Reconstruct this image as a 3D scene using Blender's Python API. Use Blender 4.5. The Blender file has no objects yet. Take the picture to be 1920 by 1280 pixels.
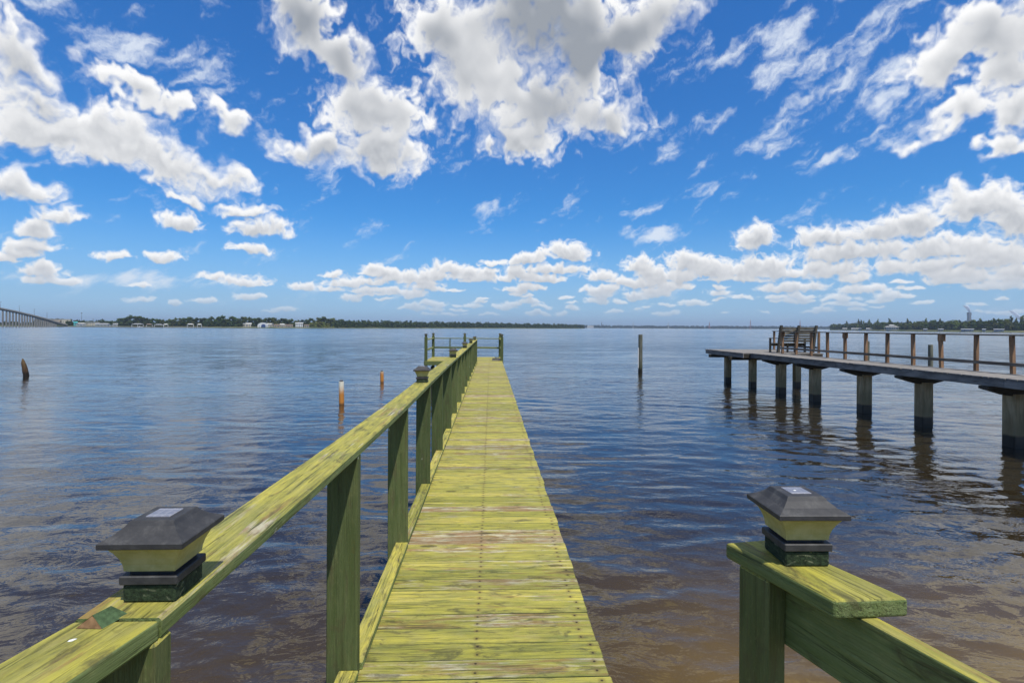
import bpy, bmesh, math, random
from concurrent.futures import ThreadPoolExecutor
import numpy as np
from mathutils import Vector, Matrix

R = math.radians
rng = random.Random(11)
sc = bpy.context.scene
COL = sc.collection

# ------------------------------------------------------------------ camera
YAW = R(2.28)              # the camera looks slightly right of the pier's axis (+Y)
DECK = 1.20                # deck height above the water
EYE = 1.66                 # camera above the deck
CAMZ = DECK + EYE
cam_d = bpy.data.cameras.new('camera')
cam = bpy.data.objects.new('camera', cam_d); COL.objects.link(cam)
cam.location = (0, 0, CAMZ)
cam.rotation_mode = 'QUATERNION'
fwd = Matrix.Rotation(-YAW, 3, 'Z') @ Matrix.Rotation(R(90), 3, 'X') @ Matrix.Rotation(R(0.30), 3, 'Z')
cam.rotation_quaternion = fwd.to_quaternion()
cam_d.sensor_width = 36; cam_d.lens = 36*1005/1920
cam_d.shift_y = -26.5/1920
cam_d.clip_start = 0.05; cam_d.clip_end = 90000
sc.camera = cam
sc.render.resolution_x = 1024; sc.render.resolution_y = 682

def cw(X, d):
    """camera-axis frame (right, forward) in metres -> world x, y"""
    c, s = math.cos(YAW), math.sin(YAW)
    return (X*c + d*s, -X*s + d*c)
def brg(p, d):
    """a bearing (column of the 1920 px wide photograph) and a forward distance in metres -> world x, y"""
    return cw((p-960)/1005*d, d)

# ------------------------------------------------------------------ view, sun
sc.render.engine = 'CYCLES'
sc.view_settings.view_transform = 'Standard'
sc.view_settings.look = 'None'
sc.view_settings.exposure = 0.0
sc.view_settings.gamma = 1.0
sc.view_settings.use_curve_mapping = False
sc.cycles.use_denoising = True
sc.cycles.max_bounces = 6
sc.cycles.caustics_reflective = False; sc.cycles.caustics_refractive = False
to_sun = Vector((0.235, -0.46, 1.0)).normalized()
SUN_EL = math.asin(to_sun.z)
SUN_AZ = math.atan2(to_sun.x, to_sun.y)
sun_d = bpy.data.lights.new('sun', 'SUN'); sun_d.energy = 4.8; sun_d.angle = R(0.53); sun_d.color = (1.0, 0.955, 0.88)
sun = bpy.data.objects.new('sun', sun_d); COL.objects.link(sun)
sun.rotation_euler = to_sun.to_track_quat('Z', 'Y').to_euler()
sun.location = (0, 0, 60)

# ------------------------------------------------------------------ node helper
class NT:
    def __init__(self, tree): self.t = tree
    def n(self, kind, **kw):
        nd = self.t.nodes.new(kind)
        for k, v in kw.items(): setattr(nd, k, v)
        return nd
    def link(self, a, b): self.t.links.new(a, b)
    def put(self, sock, v):
        if v is None: return
        if isinstance(v, bpy.types.NodeSocket): self.link(v, sock)
        else: sock.default_value = v
    def m(self, op, a, b=None, c=None, clamp=False):
        nd = self.n('ShaderNodeMath', operation=op, use_clamp=clamp)
        self.put(nd.inputs[0], a); self.put(nd.inputs[1], b); self.put(nd.inputs[2], c)
        return nd.outputs[0]
    def v(self, op, a, b=None, scale=None):
        nd = self.n('ShaderNodeVectorMath', operation=op)
        self.put(nd.inputs[0], a); self.put(nd.inputs[1], b)
        if scale is not None: self.put(nd.inputs[3], scale)
        return nd.outputs['Value'] if op in ('LENGTH', 'DOT_PRODUCT', 'DISTANCE') else nd.outputs[0]
    def ramp(self, f, lo, hi, a=0.0, b=1.0, smooth=True):
        nd = self.n('ShaderNodeMapRange', interpolation_type='SMOOTHSTEP' if smooth else 'LINEAR')
        nd.clamp = True
        self.put(nd.inputs[0], f); self.put(nd.inputs[1], lo); self.put(nd.inputs[2], hi); self.put(nd.inputs[3], a); self.put(nd.inputs[4], b)
        return nd.outputs[0]
    def mix(self, f, a, b, blend='MIX'):
        nd = self.n('ShaderNodeMix', data_type='RGBA', blend_type=blend)
        self.put(nd.inputs[0], f)
        for s, v in ((nd.inputs[6], a), (nd.inputs[7], b)):
            self.put(s, (*v, 1.0) if isinstance(v, tuple) and len(v) == 3 else v)
        return nd.outputs[2]
    def noise(self, vec, scale=1.0, detail=4.0, rough=0.55, dist=0.0, color=False, **kw):
        nd = self.n('ShaderNodeTexNoise', **kw)
        self.put(nd.inputs['Vector'], vec); nd.inputs['Scale'].default_value = scale
        nd.inputs['Detail'].default_value = detail; nd.inputs['Roughness'].default_value = rough
        nd.inputs['Distortion'].default_value = dist
        return nd.outputs[1] if color else nd.outputs[0]
    def vor(self, vec, scale=1.0, feature='F1', detail=0.0, rand=1.0, dims='3D'):
        nd = self.n('ShaderNodeTexVoronoi', feature=feature, voronoi_dimensions=dims)
        self.put(nd.inputs['Vector'], vec); nd.inputs['Scale'].default_value = scale
        if 'Detail' in nd.inputs: nd.inputs['Detail'].default_value = detail
        nd.inputs['Randomness'].default_value = rand
        return nd.outputs
    def xyz(self, x=0.0, y=0.0, z=0.0):
        nd = self.n('ShaderNodeCombineXYZ')
        for i, q in enumerate((x, y, z)): self.put(nd.inputs[i], q)
        return nd.outputs[0]
    def sep(self, v):
        nd = self.n('ShaderNodeSeparateXYZ'); self.link(v, nd.inputs[0]); return nd.outputs

# ------------------------------------------------------------------ world: Nishita sky and cumulus
def px_q(x, y):
    """photo column/row -> azimuth, elevation (x 10.05, so that one unit is about 100 columns)"""
    u, w = (x-960)/1005, (613.5 + (x-960)*0.00524 - y)/1005
    return math.atan(u)*10.05, math.atan(w/math.hypot(1, u))*10.05

CUMULUS = [  # column, row, half width, half height, tilt (deg, down to the right)
    (10,95,85,75,25),(45,175,90,38,5),(90,245,150,58,5),(300,285,165,58,17),(205,255,90,50,0),(400,330,70,32,18),(30,358,85,38,8),
    (240,160,80,30,20),(310,192,50,24,25),(420,228,62,20,20),
    (560,30,95,70,20),(650,105,95,50,35),(700,205,105,72,5),(620,290,120,36,10),(715,285,90,50,0),
    (960,40,220,120,0),(900,140,115,110,0),(1010,190,150,85,10),(1130,215,92,42,-5),(985,255,85,32,0),(1190,60,170,70,-28),(930,268,20,18,0),(830,60,60,80,0),(1100,95,120,90,0),(1000,20,230,70,0),
    (330,418,50,23,0),(352,380,36,16,0),(455,395,64,13,3),(488,434,58,20,0),(470,468,48,11,3),
    (112,412,50,17,-5),(60,432,40,20,0),(60,460,64,13,0),(80,495,18,9,0),(62,524,42,9,4),(215,485,42,11,-3),(305,482,40,11,3),
    (1870,55,130,75,-10),(1760,120,110,45,-15),(1880,140,90,44,5),(1790,215,75,36,5),(1890,215,55,44,0),(1700,255,42,20,-10),(1885,272,70,20,0),
    (1835,392,105,48,-10),(1905,415,90,52,0),(1730,420,70,34,-8),(1640,436,80,26,-8),(1545,448,70,22,-8),(1425,452,52,26,0),(1600,474,130,20,-2),(1760,470,110,24,0),(1870,478,110,34,0),
    (1065,478,50,22,-3),(985,490,50,12,-6),(925,492,30,10,0),(1040,506,80,10,0),(1290,492,52,22,0),(1340,508,60,20,0),(1440,505,66,26,0),(1560,508,70,20,0),(1680,505,60,18,0),(1195,500,34,20,0),(1235,520,40,14,0),
    (845,503,34,13,0),(800,522,42,10,-5),(655,530,48,13,0),(735,522,40,12,-4),(905,518,44,13,0),(1790,512,70,16,0),(1890,520,60,14,0),(470,558,36,7,0),(1130,545,50,8,0),(700,545,60,8,0),(1480,540,70,12,0),(1620,545,60,10,0),
]
SKY_W, SKY_H = 4096, 800            # cloud field over azimuth (all round) and elevation (horizon to zenith, finer low down)
EL_POW = 0.62
def cloud_field():
    """cloud cover, cloud brightness and thin high cloud, computed from noise over the whole sky"""
    rs = np.random.RandomState(8)
    azs = (np.arange(SKY_W, dtype=np.float32)+0.5)/SKY_W*2*np.pi-np.pi
    els = (((np.arange(SKY_H, dtype=np.float32)+0.5)/SKY_H)**(1/EL_POW))*np.pi/2
    Aq = np.repeat((azs*10.05)[None, :], SKY_H, 0).astype(np.float32); Eq = np.repeat((els*10.05)[:, None], SKY_W, 1).astype(np.float32)
    CIRC = 2*np.pi*10.05
    def perlin(X, Y, f, seed):
        n = max(2, int(round(CIRC*f))); fx = np.float32(n/CIRC)
        tab = np.random.RandomState(seed).rand(64, n).astype(np.float32)*np.float32(2*np.pi)
        gx, gy = np.cos(tab), np.sin(tab)
        x = X*fx; y = Y*fx; xi = np.floor(x).astype(np.int32); yi = np.floor(y).astype(np.int32)
        u = x-xi; w = y-yi; x0 = xi % n; x1 = (xi+1) % n; y0 = yi & 63; y1 = (yi+1) & 63
        su = u*u*u*(u*(u*6-15)+10); sw = w*w*w*(w*(w*6-15)+10)
        def dot(yy, xx, du, dw): k = yy*n+xx; return gx.ravel()[k]*du + gy.ravel()[k]*dw
        a = dot(y0, x0, u, w); b_ = dot(y0, x1, u-1, w); c = dot(y1, x0, u, w-1); d = dot(y1, x1, u-1, w-1)
        t0 = a+su*(b_-a); t1 = c+su*(d-c); return (t0+sw*(t1-t0))*np.float32(1.5)
    def fbm(X, Y, f, octs, gain, seed, billow=False):
        out = 0; amp = 1.0; tot = 0
        for o in range(octs):
            v = perlin(X, Y, f*2.03**o, seed+o)
            if billow: v = 1-2.2*np.abs(v)
            out = out+v*np.float32(amp); tot += amp; amp *= gain
        return out/np.float32(tot)
    def sst(x, lo, hi): t = np.clip((x-lo)/(hi-lo), 0, 1); return t*t*(3-2*t)
    kel = 0.10+0.90*sst(Eq, 0.35, 3.4)
    ex = ThreadPoolExecutor(4); go_ = lambda *a: ex.submit(fbm, *a)
    j = [go_(Aq, Eq, 0.8, 4, .55, 100), go_(Aq, Eq, 0.8, 4, .55, 120), go_(Aq, Eq, 3.4, 3, .55, 140), go_(Aq, Eq, 3.4, 3, .55, 160)]
    wx, wy, w3, w4 = [k.result() for k in j]
    wx = wx*0.60*kel+w3*(0.09+0.16*kel); wy = wy*0.50*kel+w4*(0.05+0.17*kel)
    Aw = Aq+wx; Ew = Eq+wy
    ca, sa = math.cos(R(-27)), math.sin(R(-27)); Xw = Aq+wx*0.40; Yw = Eq+wy*0.40
    j2 = [go_(Aw, Ew, 1.9, 6, .54, 200, True), go_(Aw, Ew*1.15, 6.2, 4, .55, 220, True), go_(Aq+wx*0.5, Eq+wy*0.5, 3.0, 6, .58, 240), go_(Xw*ca-Yw*sa, (Xw*sa+Yw*ca)*2.4, 0.9, 7, .66, 400)]
    body = np.full(Aq.shape, -3.0, np.float32)
    da = CIRC/SKY_W
    def blob(a0, e0, ra, re, tilt, flat, k=0.20):
        m = 2.0; c0 = int((a0-m*max(ra, re)-1.2+CIRC/2)/da); c1 = int((a0+m*max(ra, re)+1.2+CIRC/2)/da)
        lo = max(e0-m*max(re, ra*abs(math.sin(tilt)))-1.2, 0.0)/10.05/(np.pi/2); hi = min((e0+m*max(re, ra*abs(math.sin(tilt)))+1.2)/10.05/(np.pi/2), 1.0)
        r0, r1 = int(lo**EL_POW*SKY_H), min(int(hi**EL_POW*SKY_H)+1, SKY_H)
        c0, c1 = max(c0, 0), min(c1, SKY_W)
        if c1 <= c0 or r1 <= r0: return
        X = Aw[r0:r1, c0:c1]-a0; Y = Ew[r0:r1, c0:c1]-e0; ca, sa = math.cos(tilt), math.sin(tilt)
        U = (X*ca-Y*sa)/ra; V = (X*sa+Y*ca)/re
        V = np.where(V < 0, V*(1+flat), V)
        f = 1-np.sqrt(U*U+V*V); B = body[r0:r1, c0:c1]
        h = np.clip(0.5+0.5*(f-B)/k, 0, 1); body[r0:r1, c0:c1] = B+(f-B)*h+k*h*(1-h)
    for (cx, cy, rx, ry, tilt) in CUMULUS:
        a0, e0 = px_q(cx, cy); a1, _ = px_q(cx+rx, cy); _, e1 = px_q(cx, cy-ry)
        blob(a0, e0, abs(a1-a0)*(1.09 if cy < 330 else 1.06), abs(e1-e0)*(1.09 if cy < 330 else 1.25), R(tilt), 0.0 if cy < 300 else 0.75, 0.16 if cy < 330 else 0.07)
    r = random.Random(4)
    for _ in range(1000):               # small cumulus in perspective towards the horizon, all round
        e0 = 0.22+0.85*r.random()**1.3; a0 = r.uniform(-CIRC/2, CIRC/2)
        cover = min(max((a0+4.8)/5.0, 0.14), 1.0) if abs(a0) < 9.5 else 0.7
        if r.random() > cover: continue
        sz = (0.05+0.24*e0)*r.uniform(.5, 1.4); blob(a0, e0, sz*r.uniform(1.0, 1.8), sz*0.45*r.uniform(.7, 1.2), 0.0, 0.9, 0.1)
    for _ in range(150):               # fair-weather cumulus over the rest of the sky
        a0 = r.uniform(-CIRC/2, CIRC/2); e0 = r.uniform(1.2, 15.0)
        if abs(a0) < 8.6 and e0 < 6.6: continue
        sz = (0.30+0.13*e0)*r.uniform(.6, 1.4)
        for _k in range(3): blob(a0+r.uniform(-1, 1)*sz, e0+r.uniform(-.3, .3)*sz, sz*r.uniform(.6, 1.1), sz*r.uniform(.35, .6), r.uniform(-.3, .3), 0.4)
    bil_hi, bil_lo, fine, c1 = [k.result() for k in j2]
    bil = bil_lo+(bil_hi-bil_lo)*sst(Eq, 0.9, 3.2)
    D = body+0.40*(bil-0.44)+0.55*fine
    soft = 0.42+0.45*sst(perlin(Aq, Eq, 0.9, 300), -0.3, 0.5)*sst(Eq, 1.0, 3.0)
    cover = sst(D, -0.10, soft)
    # self-shadowing: light comes down from above, so add up the cloud standing over each point
    T = np.clip(D, 0, 1.1)*cover
    cs = np.vstack([np.zeros((1, SKY_W), np.float32), np.cumsum(T, 0)])
    def over(n): idx = np.minimum(np.arange(SKY_H)+n, SKY_H); return (cs[idx]-cs[np.arange(SKY_H)])/n
    def blur(Z, n):
        for ax in (0, 1):
            c = np.cumsum(np.concatenate([np.repeat(np.take(Z, [0], ax), n+1, ax), Z, np.repeat(np.take(Z, [-1], ax), n, ax)], ax), ax)
            a_ = np.take(c, range(2*n+1, c.shape[ax]), ax); b_ = np.take(c, range(0, c.shape[ax]-2*n-1), ax); Z = (a_-b_)/(2*n+1)
        return Z
    occ = 0.55*over(10)+0.45*over(34)
    lit = np.exp(-(1.55+1.1*(1-sst(Eq, 1.2, 2.6)))*occ)
    relief = np.clip((D-np.vstack([D[5:], np.repeat(D[-1:], 5, 0)]))*0.32, -0.20, 0.18)
    body_s = blur(np.clip(body, 0, 1), 7)
    base = (sst(body_s, 0.28, 0.80)*(0.25*sst(Eq, 0.8, 1.4)+0.30*sst(Eq, 2.2, 3.4))+0.62*sst(body_s, 0.14, 0.58)*sst(Eq, 3.3, 5.2))*(0.85+0.8*perlin(Aq, Eq, 0.55, 330))      # seen from below: grey bases
    lum = 0.37+0.78*lit+relief*(0.35+0.65*sst(Eq, 0.5, 2.0))-0.64*np.clip(base, 0, 1.1)
    hi_ = sst(Eq, 2.0, 4.5); lum = lum+(blur(lum, 5)-lum)*hi_*0.8
    lum = 0.16+0.84*np.clip(lum, 0.0, 1.0)**1.05
    # thin high cloud
    sp = 0.10*sst(Eq, 1.2, 3.5)
    for cx, cy, rx, ry, deg in ((1560,110,230,120,0),(1600,205,130,70,0),(1400,255,120,45,-20),(1290,365,160,20,-19),(1590,275,150,16,-30),(200,60,200,80,10),(420,190,130,60,20),(1240,440,160,20,0),(300,525,320,18,-2),(1480,35,200,60,-20),(1350,225,60,20,-15),(1480,255,70,30,-30)):
        a0, e0 = px_q(cx, cy); a1, _ = px_q(cx+rx, cy); _, e1 = px_q(cx, cy-ry); c_, s_ = math.cos(R(deg)), math.sin(R(deg))
        X = Aq+wx*.6-a0; Y = Eq+wy*.6-e0; q2 = ((X*c_-Y*s_)/abs(a1-a0))**2+((X*s_+Y*c_)/abs(e1-e0))**2
        sp = np.maximum(sp, 1-sst(np.sqrt(q2), 0.25, 1.3))
    cirrus = sst(c1+0.34*sp, 0.15, 0.70)*0.82
    return cover, lum, cirrus

world = bpy.data.worlds.new('World'); sc.world = world; world.use_nodes = True
wt = world.node_tree; wt.nodes.clear(); W = NT(wt)
tc = W.n('ShaderNodeTexCoord')
sky = W.n('ShaderNodeTexSky', sky_type='NISHITA'); sky.sun_disc = False
sky.sun_elevation = SUN_EL; sky.sun_rotation = SUN_AZ
sky.air_density = 1.0; sky.dust_density = 0.5; sky.ozone_density = 2.5; sky.altitude = 0
s = W.sep(tc.outputs['Generated'])
az = W.m('SUBTRACT', W.m('ARCTAN2', s[0], s[1]), YAW)
el = W.m('ARCSINE', s[2])
cov_, lum_, cir_ = cloud_field()
cimg = bpy.data.images.new('cloud_field', SKY_W, SKY_H, alpha=False, float_buffer=True, is_data=True)
cbuf = np.ones((SKY_H, SKY_W, 4), np.float32); cbuf[..., 0] = cov_; cbuf[..., 1] = lum_; cbuf[..., 2] = cir_
cimg.pixels.foreach_set(cbuf.ravel()); cimg.update(); cimg.pack(); del cbuf
ct = W.n('ShaderNodeTexImage', interpolation='Linear', extension='REPEAT'); ct.image = cimg
elc = W.m('MINIMUM', W.m('MAXIMUM', W.m('MULTIPLY', el, 2/math.pi), 0.0004), 0.999)
W.link(W.xyz(W.m('MULTIPLY_ADD', az, 1/(2*math.pi), 0.5), W.m('POWER', elc, EL_POW), 0.0), ct.inputs[0])
cch = W.n('ShaderNodeSeparateColor'); W.link(ct.outputs[0], cch.inputs[0])
lowfade = W.ramp(el, 0.004, 0.085, 0.30, 1.0)
alpha = W.m('MULTIPLY', cch.outputs[0], lowfade)
ccol = W.mix(cch.outputs[1], (0.20, 0.235, 0.29), (1.02, 1.02, 1.02))
crp = W.n('ShaderNodeValToRGB'); W.link(W.m('MULTIPLY', el, 2.0), crp.inputs[0])     # clear deep blue air, paler low down
for k_, (p_, c_) in enumerate(((0.0, (.56, .94, 1.66)), (0.10, (.47, .84, 1.34)), (0.24, (.36, .84, 1.32)), (0.44, (.27, .82, 1.35)), (1.0, (.24, .82, 1.46)))):
    e_ = crp.color_ramp.elements[k_] if k_ < 2 else crp.color_ramp.elements.new(p_)
    e_.position = p_; e_.color = (*c_, 1)
skyc = W.mix(1.0, sky.outputs[0], crp.outputs[0], 'MULTIPLY')
SKY = 0.105
skyv = W.mix(W.ramp(el, 0.0, 0.20, 0.42, 0.0), W.v('SCALE', skyc, scale=SKY), (0.42, 0.60, 0.82))      # thin veil low down
c_a = W.mix(W.m('MULTIPLY', cch.outputs[2], lowfade), skyv, (0.84, 0.90, 0.98))
c_b = W.mix(alpha, c_a, ccol)
bg = W.n('ShaderNodeBackground'); W.link(c_b, bg.inputs[0]); bg.inputs[1].default_value = 1.0
wo = W.n('ShaderNodeOutputWorld'); W.link(bg.outputs[0], wo.inputs[0])
world.cycles.sampling_method = 'MANUAL'; world.cycles.sample_map_resolution = 1024

# ------------------------------------------------------------------ materials
MATS = {}
def new_mat(name):
    m = bpy.data.materials.new(name); m.use_nodes = True; m.node_tree.nodes.clear()
    MATS[name] = m; return m, NT(m.node_tree)
def finish(N, color, rough=0.6, bump=None, dist=0.01, strength=1.0, spec=0.4, trans=None):
    b = N.n('ShaderNodeBsdfPrincipled')
    N.put(b.inputs['Base Color'], (*color, 1.0) if isinstance(color, tuple) else color)
    N.put(b.inputs['Roughness'], rough); b.inputs['Specular IOR Level'].default_value = spec
    if bump is not None:
        bp = N.n('ShaderNodeBump'); bp.inputs['Strength'].default_value = strength; bp.inputs['Distance'].default_value = dist
        N.link(bump, bp.inputs['Height']); N.link(bp.outputs[0], b.inputs['Normal'])
    o = N.n('ShaderNodeOutputMaterial'); N.link(b.outputs[0], o.inputs[0]); return b
def obj_coord(N, axis, spread=17.0):
    """object coordinates turned so that the grain runs along x, shifted for every object"""
    t = N.n('ShaderNodeTexCoord'); oi = N.n('ShaderNodeObjectInfo')
    s = N.sep(t.outputs['Object'])
    order = {'X': (0, 1, 2), 'Y': (1, 0, 2), 'Z': (2, 0, 1)}[axis]
    v = N.xyz(s[order[0]], s[order[1]], s[order[2]])
    sh = N.m('MULTIPLY', oi.outputs['Random'], spread)
    return v, N.v('ADD', v, N.xyz(sh, N.m('MULTIPLY', sh, 3.7), N.m('MULTIPLY', sh, 1.9))), oi.outputs['Random']

def painted_wood(name, axis, wear=0.5, nails=None, top=1.0, crk=0.72, side=1.0):
    """old lime-green paint: yellowed and worn on upward faces, green on the sides"""
    m, N = new_mat(name)
    raw, v, rnd = obj_coord(N, axis)
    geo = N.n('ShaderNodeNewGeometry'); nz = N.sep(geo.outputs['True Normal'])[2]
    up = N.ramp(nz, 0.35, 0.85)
    grain = N.noise(N.v('MULTIPLY', v, (2.6, 88.0, 88.0)), 1.0, 6.0, 0.66, 0.6)
    fibre = N.noise(N.v('MULTIPLY', v, (7.0, 230.0, 230.0)), 1.0, 3.0, 0.6)
    streak = N.noise(N.v('MULTIPLY', v, (2.4, 36.0, 36.0)), 1.0, 6.0, 0.64, 0.5)
    patch = N.noise(N.v('MULTIPLY', v, (2.6, 6.0, 6.0)), 1.0, 5.0, 0.6)
    blot = N.noise(N.v('MULTIPLY', v, (9.0, 16.0, 16.0)), 1.0, 6.0, 0.68, 0.4)
    wpos = N.noise(geo.outputs['Position'], 0.9, 4.0, 0.6)
    # upward faces
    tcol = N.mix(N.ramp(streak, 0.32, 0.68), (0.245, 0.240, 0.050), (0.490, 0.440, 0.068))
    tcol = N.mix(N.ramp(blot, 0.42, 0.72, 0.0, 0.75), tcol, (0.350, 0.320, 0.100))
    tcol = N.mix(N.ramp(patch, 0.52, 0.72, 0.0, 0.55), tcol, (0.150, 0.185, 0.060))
    # worn to grey-white wood and pinkish brown wood
    rnd2 = N.m('FRACT', N.m('MULTIPLY', rnd, 37.7))
    rw = N.m('MULTIPLY_ADD', N.m('POWER', rnd2, 2.5), 0.18 if nails else 0.05, N.m('MULTIPLY', N.m('SUBTRACT', wpos, 0.5), 0.35))
    wf = N.m('ADD', N.m('MULTIPLY', streak, 0.62), N.m('MULTIPLY', patch, 0.38))
    wf = N.m('ADD', wf, rw)
    pale = N.ramp(wf, 0.635-0.09*wear, 0.72-0.07*wear, 0.0, 0.85)
    wood = N.mix(N.ramp(blot, 0.44, 0.64), (0.50, 0.46, 0.33), (0.33, 0.225, 0.135))
    wood = N.mix(N.ramp(grain, 0.5, 0.72), wood, (0.13, 0.10, 0.06))
    tcol = N.mix(pale, tcol, wood)
    b2 = N.noise(N.v('ADD', N.v('MULTIPLY', v, (3.0, 20.0, 20.0)), (31.0, 7.0, 3.0)), 1.0, 6.0, 0.62, 0.6)
    tcol = N.mix(N.ramp(N.m('ADD', b2, rw), 0.61-0.06*wear, 0.74, 0.0, 0.75), tcol, (0.255, 0.150, 0.055))
    # sides
    sd = lambda c: tuple(x*side for x in c)
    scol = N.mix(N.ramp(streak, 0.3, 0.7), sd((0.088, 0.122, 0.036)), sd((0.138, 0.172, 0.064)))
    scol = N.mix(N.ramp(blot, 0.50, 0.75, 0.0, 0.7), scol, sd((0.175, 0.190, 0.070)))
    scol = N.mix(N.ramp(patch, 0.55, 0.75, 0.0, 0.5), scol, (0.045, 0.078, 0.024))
    chip = N.vor(N.v('MULTIPLY', v, (8.0, 13.0, 13.0)), 1.0)
    chipn = N.m('ADD', chip[0], N.m('MULTIPLY', N.noise(v, 60.0, 3.0), 0.25))
    cf = N.m('MULTIPLY', N.ramp(chipn, 0.17, 0.22, 1.0, 0.0), N.ramp(N.sep(chip[1])[0], 0.70, 0.72))
    scol = N.mix(cf, scol, (0.40, 0.42, 0.33))
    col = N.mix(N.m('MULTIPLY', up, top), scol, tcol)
    # dirt and mould in broad dark blotches
    mould = N.noise(N.v('ADD', N.v('MULTIPLY', v, (5.0, 17.0, 17.0)), (3.0, 11.0, 5.0)), 1.0, 6.0, 0.7, 0.8)
    col = N.mix(N.ramp(mould, 0.51, 0.68, 0.0, 0.76), col, (0.085, 0.080, 0.034))
    # grain cracks, knots
    crack = N.ramp(grain, 0.55, 0.64, 0.0, crk)
    col = N.mix(crack, col, N.mix(0.78, col, (0.03, 0.035, 0.012)))
    col = N.mix(N.ramp(fibre, 0.50, 0.72, 0.0, 0.55), col, N.mix(0.6, col, (0.05, 0.06, 0.02)))
    speck = N.noise(N.v('MULTIPLY', v, (70.0, 170.0, 170.0)), 1.0, 4.0, 0.7)
    col = N.mix(N.ramp(speck, 0.56, 0.72, 0.0, 0.45), col, N.mix(0.6, col, (0.05, 0.05, 0.02)))
    col = N.mix(N.ramp(speck, 0.26, 0.42, 0.35, 0.0), col, N.mix(0.5, col, (0.50, 0.48, 0.22)))
    kv = N.v('MULTIPLY', v, (1.9, 6.2, 6.2))
    kn = N.vor(N.v('ADD', kv, N.v('SCALE', N.noise(v, 30.0, 2.0, color=True), scale=0.10)), 1.0)
    kd = kn[0]; kon = N.ramp(N.sep(kn[1])[1], 0.42, 0.44)
    knot = N.m('MULTIPLY', N.ramp(kd, 0.07, 0.16, 1.0, 0.0), kon)
    col = N.mix(N.m('MULTIPLY', knot, 0.8), col, (0.055, 0.048, 0.018))
    kring = N.m('MULTIPLY', N.m('MULTIPLY', N.ramp(kd, 0.12, 0.30, 1.0, 0.0), kon), N.ramp(N.m('SINE', N.m('MULTIPLY', kd, 130.0)), 0.2, 0.9))
    col = N.mix(N.m('MULTIPLY', kring, 0.55), col, (0.09, 0.09, 0.025))
    if nails:
        rs = N.sep(raw); nf = None
        for nx in nails:
            dx = N.m('SUBTRACT', rs[0], nx); dy = N.m('SUBTRACT', N.m('ABSOLUTE', rs[1]), 0.036)
            d = N.m('SQRT', N.m('ADD', N.m('MULTIPLY', dx, dx), N.m('MULTIPLY', dy, dy)))
            nf = d if nf is None else N.m('MINIMUM', nf, d)
        nj = N.m('ADD', nf, N.m('MULTIPLY', N.m('SUBTRACT', N.noise(v, 90.0, 1.0), 0.5), 0.004))
        col = N.mix(N.ramp(nj, 0.009, 0.026, 0.40, 0.0), col, (0.14, 0.085, 0.035))
        col = N.mix(N.ramp(nj, 0.0045, 0.009, 0.92, 0.0), col, (0.030, 0.022, 0.013))
    hs = N.n('ShaderNodeHueSaturation'); N.link(col, hs.inputs['Color'])
    N.put(hs.inputs['Value'], N.m('MULTIPLY_ADD', rnd, 0.42, 0.76)); N.put(hs.inputs['Hue'], N.m('MULTIPLY_ADD', rnd, -0.016, 0.503))
    h = N.m('ADD', N.m('MULTIPLY', grain, -1.0), N.m('MULTIPLY', streak, 0.5))
    h = N.m('SUBTRACT', h, N.m('MULTIPLY', fibre, 0.25))
    h = N.m('SUBTRACT', h, N.m('MULTIPLY', pale, 0.35))
    finish(N, hs.outputs[0], N.m('MULTIPLY_ADD', blot, 0.3, 0.5), h, 0.006, 0.8, spec=0.25)
    return m

def grey_wood(name, axis, c0, c1, dark=(0.03, 0.026, 0.02), algae=None):
    m, N = new_mat(name)
    raw, v, rnd = obj_coord(N, axis)
    grain = N.noise(N.v('MULTIPLY', v, (2.0, 40.0, 40.0)), 1.0, 5.0, 0.65, 0.5)
    blot = N.noise(N.v('MULTIPLY', v, (1.8, 7.0, 7.0)), 1.0, 5.0, 0.65)
    col = N.mix(N.ramp(blot, 0.35, 0.65), c0, c1)
    col = N.mix(N.ramp(grain, 0.52, 0.72, 0.0, 0.75), col, dark)
    if algae:   # wet, weed-dark foot and green stain above the waterline
        geo = N.n('ShaderNodeNewGeometry'); z = N.sep(geo.outputs['Position'])[2]
        zz = N.m('ADD', z, N.m('MULTIPLY', N.m('SUBTRACT', N.noise(geo.outputs['Position'], 6.0, 4.0), 0.5), 0.35))
        col = N.mix(N.ramp(zz, 0.30, 1.0, 0.75, 0.0), col, algae)
        col = N.mix(N.ramp(zz, 0.16, 0.34, 0.92, 0.0), col, (0.010, 0.009, 0.007))
    hs = N.n('ShaderNodeHueSaturation'); N.link(col, hs.inputs['Color'])
    N.put(hs.inputs['Value'], N.m('MULTIPLY_ADD', rnd, 0.4, 0.8))
    finish(N, hs.outputs[0], 0.75, N.m('MULTIPLY', grain, -1.0), 0.006, 0.8, spec=0.2)
    return m

def plain(name, color, rough=0.6, var=0.15, scale=6.0, spec=0.4, bump=0.0):
    m, N = new_mat(name)
    t = N.n('ShaderNodeTexCoord'); oi = N.n('ShaderNodeObjectInfo')
    v = N.v('ADD', t.outputs['Object'], N.xyz(N.m('MULTIPLY', oi.outputs['Random'], 9.0), 0.0, 0.0))
    n = N.noise(v, scale, 6.0, 0.65)
    col = N.mix(N.ramp(n, 0.3, 0.7), tuple(c*(1-var) for c in color), tuple(min(c*(1+var), 1) for c in color))
    finish(N, col, rough, n if bump else None, 0.004, bump, spec=spec)
    return m

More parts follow.
